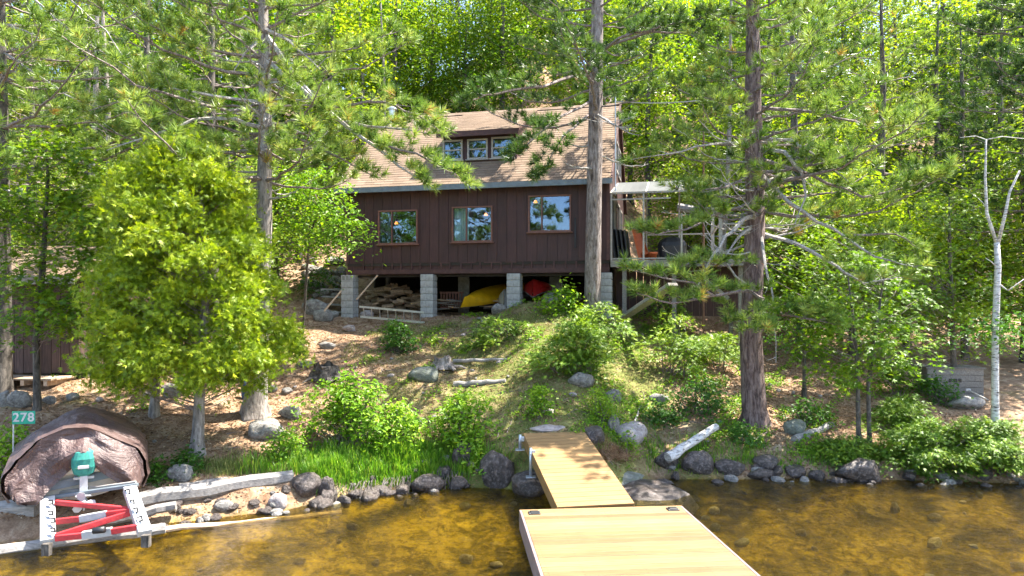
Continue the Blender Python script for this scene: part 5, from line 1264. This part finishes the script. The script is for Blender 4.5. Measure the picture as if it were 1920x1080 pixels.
# ------------------------------------------------------------------ broadleaf trees and shrubs
def leafcloud(blobs, r, size_c, dens, flat=.45, surf=.55):
    """clump centres and leaf centres in ellipsoids; returns leaf C, N, clump list"""
    C = []; N = []; T = []; clumps = []
    for (c, rx, ry, rz, nc) in blobs:
        c = np.array(c[:])
        for k in range(nc):
            d = r.normal(size=3); d /= np.linalg.norm(d); rad = r.uniform(surf**2.0, 1)**.5 if r.random() < .8 else r.uniform(.15, .8)
            p = c+d*rad*np.array([rx, ry, rz])*(1+.12*r.normal()); clumps.append(p)
            n = int(dens*r.uniform(.5, 1.5)); s = size_c*r.uniform(.6, 1.3)
            q = r.normal(size=(n, 3))*np.array([s, s, s*flat]); q[:, 2] -= .18*(q[:, 0]**2+q[:, 1]**2)/max(s, .01)
            tilt = np.array([d[0]*.35, d[1]*.35, 0]); q[:, 2] -= q@tilt
            C.append(p+q); nn = np.tile(np.array([d[0]*.35, d[1]*.35-.15, 1.0]), (n, 1))+r.normal(size=(n, 3))*.42; N.append(nn)
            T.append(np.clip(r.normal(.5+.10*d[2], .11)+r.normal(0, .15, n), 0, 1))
    return np.concatenate(C), np.concatenate(N), np.concatenate(T), clumps
def tree(name, label, cat, trunk, rad, blobs, seed, leafm, size=.09, size_c=.26, dens=26, mat='maple', bk='greybark', group=None, branch_frac=.6, flat=.45, kind='leaf', zmin=None, surf=.55):
    r = np.random.default_rng(seed); rp_ = random.Random(seed); trunk = [Vector(p) for p in trunk]; base = trunk[0].copy(); tr = [p-base for p in trunk]
    o = empty(name, base, 0, label, cat, group); link('trunk', trunk_mesh(tr, rad, M[bk], 10, True, seed), o)
    bl = [(Vector(c)-base, a, b_, c_, n) for c, a, b_, c_, n in blobs]
    C, N, T, cl_ = leafcloud(bl, r, size_c, dens, flat, surf)
    if kind == 'leaf': me = leaf_mesh('leaves', C, N, size, M[mat], T, r)
    elif kind == 'maple': me = maple_mesh('leaves', C, N, size, M[mat], T, r)
    elif kind == 'cedar':
        cen = np.array(np.mean([np.array(x[0][:]) for x in bl], axis=0)); out = unit(C-cen); me = spray_mesh('sprays', C, r.normal(size=out.shape)+np.array([0, -.5, .5]), out*.5+r.normal(size=out.shape)*.8, size, M[mat], T, r, 6, 70, .075)
    elif kind == 'fir':
        out = unit((C-np.mean(C, 0))*np.array([1, 1, .1])); me = spray_mesh('sprays', C, N, out+r.normal(size=out.shape)*.3, size, M[mat], T, r, 7, 60, .07)
    link('crown', me, o)
    mb_ = MB(); z0 = tr[1].z*.6 if len(tr) > 1 else 0
    for p in cl_:
        if rp_.random() > branch_frac: continue
        p = Vector(p); dist = math.hypot(p.x-tr[-1].x, p.y-tr[-1].y); zz = min(max(p.z-dist*.55, max(.25, tr[-1].z*.15)), tr[-1].z*.97); s = along(tr, zz); mid = s.lerp(p, .5)+Vector((0, 0, -.04*dist))+Vector((rp_.uniform(-1, 1), rp_.uniform(-1, 1), rp_.uniform(-1, 1)))*.06
        mb_.tube([s, mid, p], [max(.006, rad[-2]*.22), max(.005, rad[-2]*.12), .004], 4, cap=False)
    mb_.build('branches', M['twig' if bk != 'birch' else 'birch'], o)
    return o
def B(px, py, wpx, hpx, D, dep, n):
    return (P(px, py, D), wpx/2/F*D, dep, hpx/2/F*D, n)

# left maple in front of the shed
b = gpt(70, 770); D = b.y
tree('maple_tree', 'bright green maple in front of the shed at the left', 'maple tree', px_trunk(b, [(68, 640, 0), (80, 500, 0), (90, 330, 0), (85, 270, 0)]), [.07, .065, .055, .03, .012],
     [B(95, 300, 190, 110, D, .8, 34), B(60, 390, 260, 120, D, 1.0, 46), B(170, 420, 150, 200, D, .8, 30), B(70, 500, 250, 120, D-.2, 1.1, 42), B(90, 590, 230, 90, D-.3, .9, 36), B(190, 520, 120, 120, D, .6, 18)], 101, None, .14, .24, 34, 'maple', 'darkbark', kind='maple')
# cedar
b = gpt(370, 852); D = b.y; rc = random.Random(9); CB_ = []
for yy, cx_, hw_, nn in ((285, 330, 50, 3), (325, 335, 95, 5), (365, 342, 130, 7), (410, 350, 150, 8), (465, 355, 165, 9), (525, 362, 178, 10), (585, 365, 195, 11), (640, 365, 195, 11), (676, 350, 160, 9)):
    a0 = rc.uniform(0, 6)
    for k in range(nn):
        a = a0+2*PI*k/nn+rc.uniform(-.25, .25); rr0 = hw_/F*D*rc.uniform(.62, .86); c0 = P(cx_, yy+rc.uniform(-22, 22), D)
        CB_.append((c0+Vector((rr0*math.cos(a), rr0*math.sin(a)*.85, -.10)), rc.uniform(.30, .50), rc.uniform(.30, .45), rc.uniform(.18, .32), 12))
    CB_.append((P(cx_, yy, D), hw_/F*D*.5, hw_/F*D*.5, .25, 12))
tree('cedar_tree', 'full yellow-green cedar on a smooth trunk in the left foreground', 'cedar tree', px_trunk(b, [(375, 715, 0), (385, 560, 0), (380, 400, 0), (370, 300, 0)]), [.115, .09, .07, .045, .015],
     CB_, 102, None, .115, .13, 52, 'cedar', 'greybark', kind='cedar', flat=.7, branch_frac=.35, surf=.6)
b = gpt(290, 780); D = b.y
tree('cedar_tree', 'smaller cedar trunk standing behind and left of the full cedar', 'cedar tree', px_trunk(b, [(292, 700, 0), (290, 560, 0), (285, 420, 0)]), [.09, .08, .06, .02],
     [B(270, 560, 180, 260, D, .9, 50), B(280, 420, 160, 150, D, .8, 30)], 103, None, .17, .2, 34, 'cedar', 'greybark', kind='cedar', flat=.9, branch_frac=.2)
# left-of-cabin young maple
b = P(566, 540, 18.5); b.z = gz(b.x, b.y)
tree('maple_tree', 'low leafy tree reaching towards the left front corner of the cabin', 'tree', [b, P(580, 440, 17.6), P(605, 380, 17)], [.035, .03, .012],
     [B(610, 390, 170, 110, 17, .9, 34), B(640, 440, 110, 90, 16.8, .7, 24), B(575, 330, 110, 100, 17.3, .7, 22), B(560, 440, 100, 110, 17.2, .8, 20)], 104, None, .11, .22, 34, 'shrub', 'darkbark')
# right maples
b = gpt(1610, 838); D = b.y
tree('maple_sapling', 'young maple with two thin trunks on the right shore', 'maple sapling', px_trunk(b, [(1608, 700, 0), (1600, 600, 0), (1590, 520, 0)]), [.05, .04, .03, .012],
     [B(1590, 600, 260, 120, D, .9, 30), B(1520, 560, 150, 110, D, .7, 18), B(1660, 660, 180, 110, D, .8, 20), B(1590, 690, 200, 60, D, .7, 12), B(1545, 630, 110, 90, D, .5, 10)], 105, None, .13, .22, 30, 'maple', 'darkbark', kind='maple')
b2 = gpt(1630, 836); tree('maple_sapling', 'second thin maple trunk just right of the first on the right shore', 'maple sapling', px_trunk(b2, [(1628, 720, 0), (1645, 600, 0), (1660, 500, 0)]), [.045, .04, .03, .012], [B(1660, 560, 170, 140, D+.5, .8, 22), B(1620, 490, 180, 90, D+.8, .8, 18)], 106, None, .13, .24, 28, 'maple', 'darkbark', kind='maple')
b = gpt(1790, 740); D = b.y-.3
tree('maple_tree', 'leafy maple with sunlit yellow-green top behind the birch', 'maple tree', px_trunk(b, [(1785, 600, 0), (1780, 450, 0), (1780, 370, 0)]), [.07, .06, .04, .012],
     [B(1785, 400, 160, 130, D, .9, 34), B(1780, 500, 240, 150, D, 1.1, 44), B(1720, 590, 220, 120, D, 1.0, 34), B(1830, 600, 170, 130, D, .9, 24), B(1660, 520, 160, 150, D+.5, .8, 26), B(1500, 500, 170, 110, D+.4, .8, 24), B(1560, 440, 120, 90, D+1, .8, 14)], 107, None, .12, .25, 32, 'maple', 'darkbark', kind='maple')
b = gpt(1508, 745); tree('maple_sapling', 'slender sapling right of the right pine trunk', 'maple sapling', px_trunk(b, [(1508, 660, 0), (1505, 560, 0)]), [.05, .04, .015], [B(1510, 600, 190, 90, b.y, .8, 20), B(1480, 640, 140, 40, b.y, .6, 10)], 108, None, .11, .22, 26, 'darkleaf', 'darkbark')
# birch
b = gpt(1866, 850)
o = empty('birch_tree', b, 0, 'slender white birch forking near the right edge', 'birch tree'); pts = px_trunk(b, [(1866, 740, 0), (1866, 620, 0), (1871, 500, 0), (1869, 455, 0)]); tr_ = [p-b for p in pts]
link('trunk', trunk_mesh(tr_, [.075, .066, .060, .056, .050], M['birch'], 10, True, 5), o)
for lst, rr0 in (([(1869, 458, 0), (1850, 400, 0), (1847, 330, 0), (1849, 262, 0)], .036), ([(1871, 458, 0), (1885, 400, -.1), (1893, 360, -.1), (1912, 320, -.2)], .036), ([(1870, 530, 0), (1890, 545, -.1), (1925, 520, -.3)], .018), ([(1868, 500, 0), (1858, 490, -.1), (1848, 484, -.2)], .012), ([(1850, 392, 0), (1843, 380, 0), (1834, 372, 0)], .010), ([(1849, 262, 0), (1830, 255, 0), (1800, 258, 0)], .010), ([(1849, 262, 0), (1880, 256, 0), (1920, 260, 0)], .012)):
    pp_ = [P(px, py, b.y+dd)-b for px, py, dd in lst]; link('limb', trunk_mesh(pp_, [rr0*(1-.55*i/(len(pp_)-1)) for i in range(len(pp_))], M['birch'], 8, False, 3), o)
r_ = np.random.default_rng(7); C, N, T, cl_ = leafcloud([(B(1850, 620, 130, 60, b.y, .5, 12)[0]-b, .7, .5, .3, 12), (P(1890, 610, b.y)-b, .5, .5, .3, 10)], r_, .2, 24); link('crown', leaf_mesh('leaves', C, N, .09, M['darkleaf'], T, r_), o)
b = gpt(1912, 850); 

# shrubs
def shrub(label, px, pyb, wpx, hpx, seed, mat='shrub', size=.08, dens=26, n=40, size_c=.13, kind='leaf', dep=None, cat='shrub', name='shrub', group=None, flat=.6, taper=True):
    g = gpt(px, pyb, 0); D = g.y; W = wpx/F*D/2; H = hpx/F*D; dp = dep or W*.75; c = g+Vector((0, dp*.35, 0))
    bl = [(c+Vector((0, 0, H*.36)), W, dp, H*.40, int(n*.65)), (c+Vector((0, 0, H*.68)), W*.6 if taper else W*.85, dp*.6, H*.32, int(n*.35))]
    r = np.random.default_rng(seed); rp_ = random.Random(seed); o = empty(name, g, 0, label, cat, group)
    bl = [(b_[0]-g, *b_[1:]) for b_ in bl]; C, N, T, cl_ = leafcloud(bl, r, size_c, dens, flat, .35)
    k = C[:, 2] > -.05; C, N, T = C[k], N[k], T[k]
    if kind == 'leaf': me = leaf_mesh('leaves', C, N, size, M[mat], T, r)
    elif kind == 'maple': me = maple_mesh('leaves', C, N, size, M[mat], T, r)
    else: out = unit((C-np.array([0, dp*.35, 0]))*np.array([1, 1, .25])); me = spray_mesh('sprays', C, N, out+r.normal(size=out.shape)*.35+np.array([0, 0, .15]), size, M[mat], T, r, 7, 58, .075)
    link('foliage', me, o); mb_ = MB()
    for p in cl_:
        if rp_.random() < .6: p = Vector(p); s = Vector((rp_.uniform(-.25, .25)*W, dp*.35+rp_.uniform(-.1, .1), -.05)); mb_.tube([s, s.lerp(p, .55)+Vector((0, 0, .05*H)), p], [.012, .008, .004], 4, cap=False)
    if mb_.v: mb_.build('stems', M['twig'], o)
    return o
shrub('tall bright green shrub above the long grass at the shore', 650, 850, 190, 160, 201, n=95, dens=34, size=.10, dep=.7)
shrub('bright shrub leaning over the long grass, right of the tall one', 740, 840, 120, 90, 202, n=46, dens=30, size=.09)
shrub('rounded green shrub with reddish tips left of the gangway', 870, 850, 150, 115, 203, n=72, dens=32, size=.095)
shrub('yellow-green low shrub at the left end of the long grass', 530, 868, 90, 66, 204, n=36, size=.075)
shrub('small fresh fern-like plant at the foot of the cedar trunk', 345, 888, 70, 44, 205, 'darkleaf', .08, n=20)
shrub('round bush on the slope below the second pillar', 742, 662, 88, 66, 206, 'darkleaf', .09, n=46, dens=30)
shrub('small leafy bush between slope log and gangway', 1014, 785, 60, 56, 207, n=30, dens=26)
shrub('pale green bush with small leaves right of the gangway', 1130, 800, 110, 76, 208, 'shrub', .055, 50, 50, .12)
shrub('bright low plant growing over the blocky boulder', 1175, 860, 40, 60, 209, 'shrub', .07, 24, 16, .10)
shrub('young leafy bush at the base of the middle pine', 1060, 590, 90, 66, 210, 'shrub', .13, 22, 30, .16)
shrub('leafy sapling left of the middle pine trunk', 1080, 560, 70, 60, 211, 'shrub', .12, 20, 22, .16)
shrub('broad low fir sapling below the middle pine', 1080, 712, 210, 110, 212, 'fir', .12, 60, 80, .18, 'fir', .9, 'fir sapling', 'fir_sapling', flat=.3)
shrub('feathery fir sapling above the broad one, full of light', 1120, 640, 150, 80, 213, 'fir', .12, 55, 44, .18, 'fir', .8, 'fir sapling', 'fir_sapling', flat=.3)
shrub('light green fir sapling on the slope left of the middle pine', 935, 650, 150, 60, 214, 'fir', .12, 50, 28, .18, 'fir', .7, 'fir sapling', 'fir_sapling', flat=.3)
shrub('dark green fir sapling left of the right pine', 1270, 712, 180, 130, 215, 'fir', .12, 50, 44, .18, 'fir', .8, 'fir sapling', 'fir_sapling', flat=.25)
shrub('small fir sapling against the right pine trunk', 1350, 700, 110, 90, 216, 'fir', .12, 50, 24, .16, 'fir', .6, 'fir sapling', 'fir_sapling', flat=.25)
shrub('leafy ground shrub left of the right pine base', 1320, 785, 160, 84, 217, 'darkleaf', .09, 30, 50, .15)
shrub('ferny shrub between gangway boulders and right pine', 1240, 800, 110, 46, 218, 'darkleaf', .08, 30, 28, .13)
shrub('leafy plant at the foot of the right pine', 1400, 835, 90, 44, 219, 'darkleaf', .08, 30, 22, .12)
shrub('spreading juniper-like bush overhanging the right shore', 1760, 892, 250, 100, 220, 'fir', .085, 60, 230, .10, 'fir', .9, 'juniper bush', 'juniper_bush', flat=.4, taper=False)
shrub('green bush at the right edge of the shore under the birch', 1880, 895, 150, 120, 221, 'fir', .085, 60, 140, .10, 'fir', .8, 'juniper bush', 'juniper_bush', flat=.4, taper=False)
shrub('low spreading bush left of the juniper on the right shore', 1590, 868, 150, 50, 222, 'fir', .08, 90, 60, .12, 'fir', .5, 'juniper bush', 'juniper_bush', flat=.4)
shrub('sunny bush above the juniper bush', 1700, 800, 110, 66, 223, 'fir', .08, 90, 50, .13, 'fir', .6, 'juniper bush', 'juniper_bush', flat=.4)
shrub('green bush below the shed at the left edge', 8, 905, 120, 110, 224, 'shrub', .09, 28, 50, .14)
shrub('dark low bush between the right pine and the young maples', 1520, 800, 110, 60, 225, 'darkleaf', .09, 26, 26, .14)
shrub('bushy growth at the left side of the cabin pillars', 590, 560, 100, 60, 226, 'darkleaf', .10, 26, 30, .16)
shrub('green fern on the bank between the boat and the silver timber', 285, 905, 50, 36, 227, 'darkleaf', .07, 24, 16, .1)
shrub('small seedling bush on the needle slope beside the cedar', 262, 770, 40, 26, 228, 'shrub', .07, 18, 10, .08)
shrub('low leafy clump right of the cabin bush, on the slope', 820, 650, 60, 26, 229, 'shrub', .08, 20, 14, .1)
shrub('bright fir sapling behind the deck plank', 1250, 640, 160, 90, 230, 'fir', .12, 50, 40, .18, 'fir', .7, 'fir sapling', 'fir_sapling', flat=.3)
shrub('leafy seedling growing in front of the grey crate', 1765, 760, 90, 60, 232, 'darkleaf', .09, 26, 26, .14)
shrub('leafy clump between the second sapling trunk and the crate', 1690, 745, 110, 70, 233, 'maple', .10, 26, 30, .15)
shrub('small bright sapling by the shore rocks left of the gangway leg', 910, 890, 50, 40, 231, 'grass', .08, 24, 14, .09)

# ------------------------------------------------------------------ forest behind
def proto_bg(seed, H, R, mat, lab, name='forest_tree', grp='leafy trees in the woods behind the cabin', size=.175, bk='darkbark', dens=50):
    r = random.Random(seed); bl = [(Vector((r.uniform(-.3, .3), r.uniform(-.3, .3), H*.55)), R, R, H*.28, 60), (Vector((r.uniform(-.6, .6), 0, H*.78)), R*.75, R*.75, H*.2, 40), (Vector((r.uniform(-.8, .8), 0, H*.33)), R*.8, R*.8, H*.16, 34)]
    return tree(name, lab, 'tree', [(0, 0, 0), (.1, 0, H*.4), (-.1, .1, H*.75), (0, 0, H*.93)], [.13, .10, .06, .02], bl, seed, None, size, .5, dens, mat, bk, grp, .5)
pb = [proto_bg(301, 13, 2.9, 'maple2', 'leafy maple in the woods on the hill behind the cabin'), proto_bg(302, 11, 2.6, 'maple2', 'leafy maple in the woods on the hill behind the cabin'),
      proto_bg(303, 14, 3.0, 'maple2', 'leafy maple in the woods on the hill behind the cabin'), proto_bg(304, 9, 2.5, 'maple2', 'leafy maple in the woods on the hill behind the cabin'), proto_bg(305, 6, 2.0, 'maple2', 'low leafy young tree on the hill behind the cabin', size=.15)]
rr = random.Random(77); used = set()
def put(protos, i, x, y, s, rz):
    pr = protos[i]
    if id(pr) in used: o = copy_tree(pr)
    else: o = pr; used.add(id(pr))
    q = 960+F*x/y; zone = 'left of the tall dead-limbed pine' if q < 480 else 'behind the left half of the cabin roof' if q < 880 else 'behind the right half of the cabin roof' if q < 1160 else 'behind the deck' if q < 1400 else 'right of the thick reddish pine' if q < 1700 else 'near the right edge, beyond the birch'
    dist = 'nearest' if y < 26 else 'close' if y < 33 else 'mid-distance' if y < 44 else 'far'
    o['label'] = '%s %s in the woods %s' % (dist, 'dark pine' if protos is pp else 'leafy young tree' if i == 4 else 'leafy maple', zone)
    o.location = (x, y, gz(x, y)-.1); o.rotation_euler = (0, 0, rz); o.scale = (s, s, s*rr.uniform(.9, 1.1)); return o
rows = [(27.5, 2.4, 11), (31, 2.8, 13), (35, 3.0, 15), (40, 3.4, 17), (46, 3.8, 19), (53, 4.2, 21), (60, 4.6, 22)]
for y0, sp_, n in rows:
    half = y0*.83+2; x = -half
    while x < half:
        xx = x+rr.uniform(-.8, .8); yy = y0+rr.uniform(-1.3, 1.3); x += sp_
        if y0 < 30 and -6 < xx < 5: continue
        leftside = xx < -.28*yy
        if rr.random() < (.45 if leftside else (.12 if xx < .25*yy else .42)): put(pp, rr.randint(0, 1), xx, yy, rr.uniform(.85, 1.15), rr.uniform(0, 6))
        else: put(pb, rr.choice([4, 3, 1] if y0 < 30 else [0, 1, 2, 3]), xx, yy, rr.uniform(.85, 1.2), rr.uniform(0, 6))
# understorey nearer, left of the cabin and right
for px, D in ((120, 20), (230, 22), (330, 20.5), (430, 22.5), (520, 24), (20, 22), (-60, 18), (1500, 22), (1600, 20.5), (1700, 21), (1810, 20), (1920, 19.5), (1380, 25), (1290, 27), (2010, 21), (1560, 25), (1720, 25)):
    x = (px-960)/F*D; put(pb, rr.choice([3, 4, 4]), x, D, rr.uniform(.75, 1.0), rr.uniform(0, 6))
for px, D in ((60, 19), (280, 24), (400, 19), (560, 26), (1490, 24), (1650, 23.5), (1880, 23), (1800, 25)):
    x = (px-960)/F*D; put(pp, rr.randint(0, 1), x, D, rr.uniform(.8, 1.0), rr.uniform(0, 6))
# pale thin trunks seen in the woods behind the cabin
for px, D, r0, pyb in ((722, 29, .07, 240), (680, 30, .09, 230), (735, 33, .05, 200), (860, 34, .07, 200), (160, 24, .12, 300), (1350, 24, .10, 470), (975, 36, .08, 200), (208, 25, .11, 300), (1050, 36, .1, 200), (1500, 27, .09, 400)):
    x = (px-960)/F*D; b = Vector((x, D, gz(x, D)-.1)); t_ = b+Vector((rr.uniform(-.5, .7), 0, 12)); o = empty('bare_trunk', b, 0, 'slim pale trunk rising through the woods behind the cabin', 'tree trunk', 'slim trunks in the woods')
    link('trunk', trunk_mesh([Vector((0, 0, 0)), (t_-b)*.5+Vector((.12, 0, 0)), t_-b], [r0, r0*.8, r0*.4], M['greybark'], 8, False, int(px)), o)

# ------------------------------------------------------------------ grass, ground cover, litter
ng = np.random.default_rng(5)
def blades(X, Y, h, wd, mat, name, tint, lean=.45, seg_tip=True):
    n = len(X); Z = G(X, Y)-.01; hh = h*ng.uniform(.4, 1.2, n)*(.8+.35*np.sin(X*7+3*np.sin(Y*9))*np.cos(Y*11+X*3)); a = ng.uniform(0, 2*PI, n); l = lean*ng.uniform(.2, 1.2, n)*hh
    dx, dy = np.cos(a)*l, np.sin(a)*l; wx, wy = -np.sin(a)*wd*.5*0+np.cos(a+1.57)*wd*.5, np.sin(a+1.57)*wd*.5
    b0 = np.stack([X-wx, Y-wy, Z], 1); b1 = np.stack([X+wx, Y+wy, Z], 1); m0 = np.stack([X-wx*.8+dx*.35, Y-wy*.8+dy*.35, Z+hh*.6], 1); m1 = np.stack([X+wx*.8+dx*.35, Y+wy*.8+dy*.35, Z+hh*.6], 1); t = np.stack([X+dx, Y+dy, Z+hh*(1-.25*lean)], 1)
    V = np.stack([b0, b1, m0, m1, t], 1).reshape(-1, 3); i = np.arange(n)*5
    Fc = np.stack([np.stack([i, i+1, i+3], 1), np.stack([i, i+3, i+2], 1), np.stack([i+2, i+3, i+4], 1)], 1).reshape(-1, 3)
    return tag(link(name, np_mesh(name, V, Fc, M[mat], np.repeat(np.clip(tint, 0, 1), 3))), kind='stuff')
def clumps_xy(boxes):
    X = []; Y = []
    for px0, px1, py0, py1, n in boxes:
        k = max(1, n//40)
        for _ in range(k):
            g = ong(ng.uniform(px0, px1), ng.uniform(py0, py1)); m = int(n/k); X.append(g.x+ng.normal(0, .09, m)); Y.append(g.y+ng.normal(0, .07, m))
    return np.concatenate(X), np.concatenate(Y)
X, Y = clumps_xy([(575, 840, 850, 905, 4600), (700, 870, 850, 900, 2000), (850, 905, 850, 880, 900), (1290, 1310, 835, 850, 260), (450, 560, 865, 890, 700), (560, 640, 870, 905, 1500)])
blades(X, Y, .36, .012, 'grass', 'long_grass', ng.normal(.52, .24, len(X)))
X, Y = clumps_xy([(340, 540, 868, 892, 3200), (420, 560, 850, 880, 900), (300, 360, 880, 900, 500)])
blades(X, Y, .18, .009, 'drygrass', 'short_bank_grass', ng.normal(.35, .2, len(X)))
X, Y = clumps_xy([(1200, 1660, 838, 880, 3000), (880, 960, 850, 880, 500), (640, 830, 895, 912, 1800), (1090, 1230, 770, 850, 700), (0, 60, 880, 920, 500)])
blades(X, Y, .16, .012, 'grass', 'bank_tufts', ng.normal(.5, .25, len(X)), .6)
# thin dry grass in patches on the middle slope
n = 90000; X = ng.uniform(-4.5, 5.2, n); Y = ng.uniform(12.8, 20.3, n)
pat = np.sin(X*1.9+np.sin(Y*1.4)*1.3)*np.cos(Y*1.7+X*.6)+.5*np.sin(X*5.1+Y*3.7)+.4*np.sin(Y*7.3-X*4.1); t = Y-np.interp(X, SX, SY)
k = (pat+ng.normal(0, .35, n) > .25) & (t > .6); X, Y = X[k][:26000], Y[k][:26000]
blades(X, Y, .10, .010, 'drygrass', 'dry_grass', ng.normal(.5, .22, len(X)), .8)
# low leafy ground cover
n = 60000; X = ng.uniform(-4.2, 9.5, n); Y = ng.uniform(12.8, 21, n); t = Y-np.interp(X, SX, SY)
pat = np.sin(X*2.3+1+np.sin(Y*2.1))*np.cos(Y*2.2-X*.8)+.5*np.sin(X*6.3-Y*4.4)+np.where(X > 2, .35, 0)+np.where(X < -2.5, -.4, 0)
k = (pat+ng.normal(0, .25, n) > .75) & (t > .5); X, Y = X[k][:16000], Y[k][:16000]; n = len(X)
C = np.stack([X, Y, G(X, Y)+ng.uniform(.02, .12, n)], 1); N = np.tile(np.array([0, -.25, 1.0]), (n, 1))+ng.normal(size=(n, 3))*.4
tag(link('low_plants', leaf_mesh('low_plants', C, N, .075, M['shrub'], np.clip(ng.normal(.45, .2, n), 0, 1), ng)), kind='stuff')
# fallen leaves, cones and needles
n = 42000; X = ng.uniform(-11, 11, n); Y = ng.uniform(10, 24, n); t = Y-np.interp(X, SX, SY); k = t > .15; X, Y = X[k], Y[k]; n = len(X)
C = np.stack([X, Y, G(X, Y)+.008], 1); N = np.tile(np.array([0, -.2, 1.0]), (n, 1))+ng.normal(size=(n, 3))*.3
tag(link('leaf_litter', leaf_mesh('leaf_litter', C, N, .055, M['litter'], np.clip(ng.normal(.45, .25, n), 0, 1), ng)), kind='stuff')
n = 60000; X = ng.uniform(-10, 10, n); Y = ng.uniform(10, 21, n); t = Y-np.interp(X, SX, SY); k = (t > .1) & ((X < -1.5) | (X > 4) | (ng.random(n) < .35)); X, Y = X[k], Y[k]; n = len(X)
C = np.stack([X, Y, G(X, Y)+.010], 1); N = np.tile(np.array([0, -.2, 1.0]), (n, 1))+ng.normal(size=(n, 3))*.25
tag(link('needle_litter', leaf_mesh('needle_litter', C, N, .12, M['litter'], np.clip(ng.normal(.6, .25, n), 0, 1), ng, .10, .02)), kind='stuff')
# twigs on the ground
m = MB(); rr = random.Random(4)
for k in range(420):
    x = rr.uniform(-9, 9); y = float(np.interp(x, SX, SY))+rr.uniform(.3, 8); a = rr.uniform(0, 6.28); L = rr.uniform(.1, .5); p = Vector((x, y, gz(x, y)+.015)); q = Vector((x+L*math.cos(a), y+L*math.sin(a), 0)); q.z = gz(q.x, q.y)+.02; m.tube([p, p.lerp(q, .5)+Vector((.02, .02, .01)), q], [.008, .006, .003], 3)
tag(m.build('fallen_twigs', M['twig']), kind='stuff')
# loose heap of dry needles and roots right of the gangway
n = 2600; g = ong(1140, 860); C = np.array([g.x, g.y+.15, g.z+.03])+ng.normal(size=(n, 3))*np.array([.22, .16, .05]); C[:, 2] = np.maximum(C[:, 2], G(C[:, 0], C[:, 1]))
tag(link('dry_needle_heap', needle_mesh('dry_needle_heap', C[:300], ng.normal(size=(300, 3)), M['litter'], np.clip(ng.normal(.45, .2, 300), 0, 1), ng, 10, .16, .1, .006)), kind='stuff')
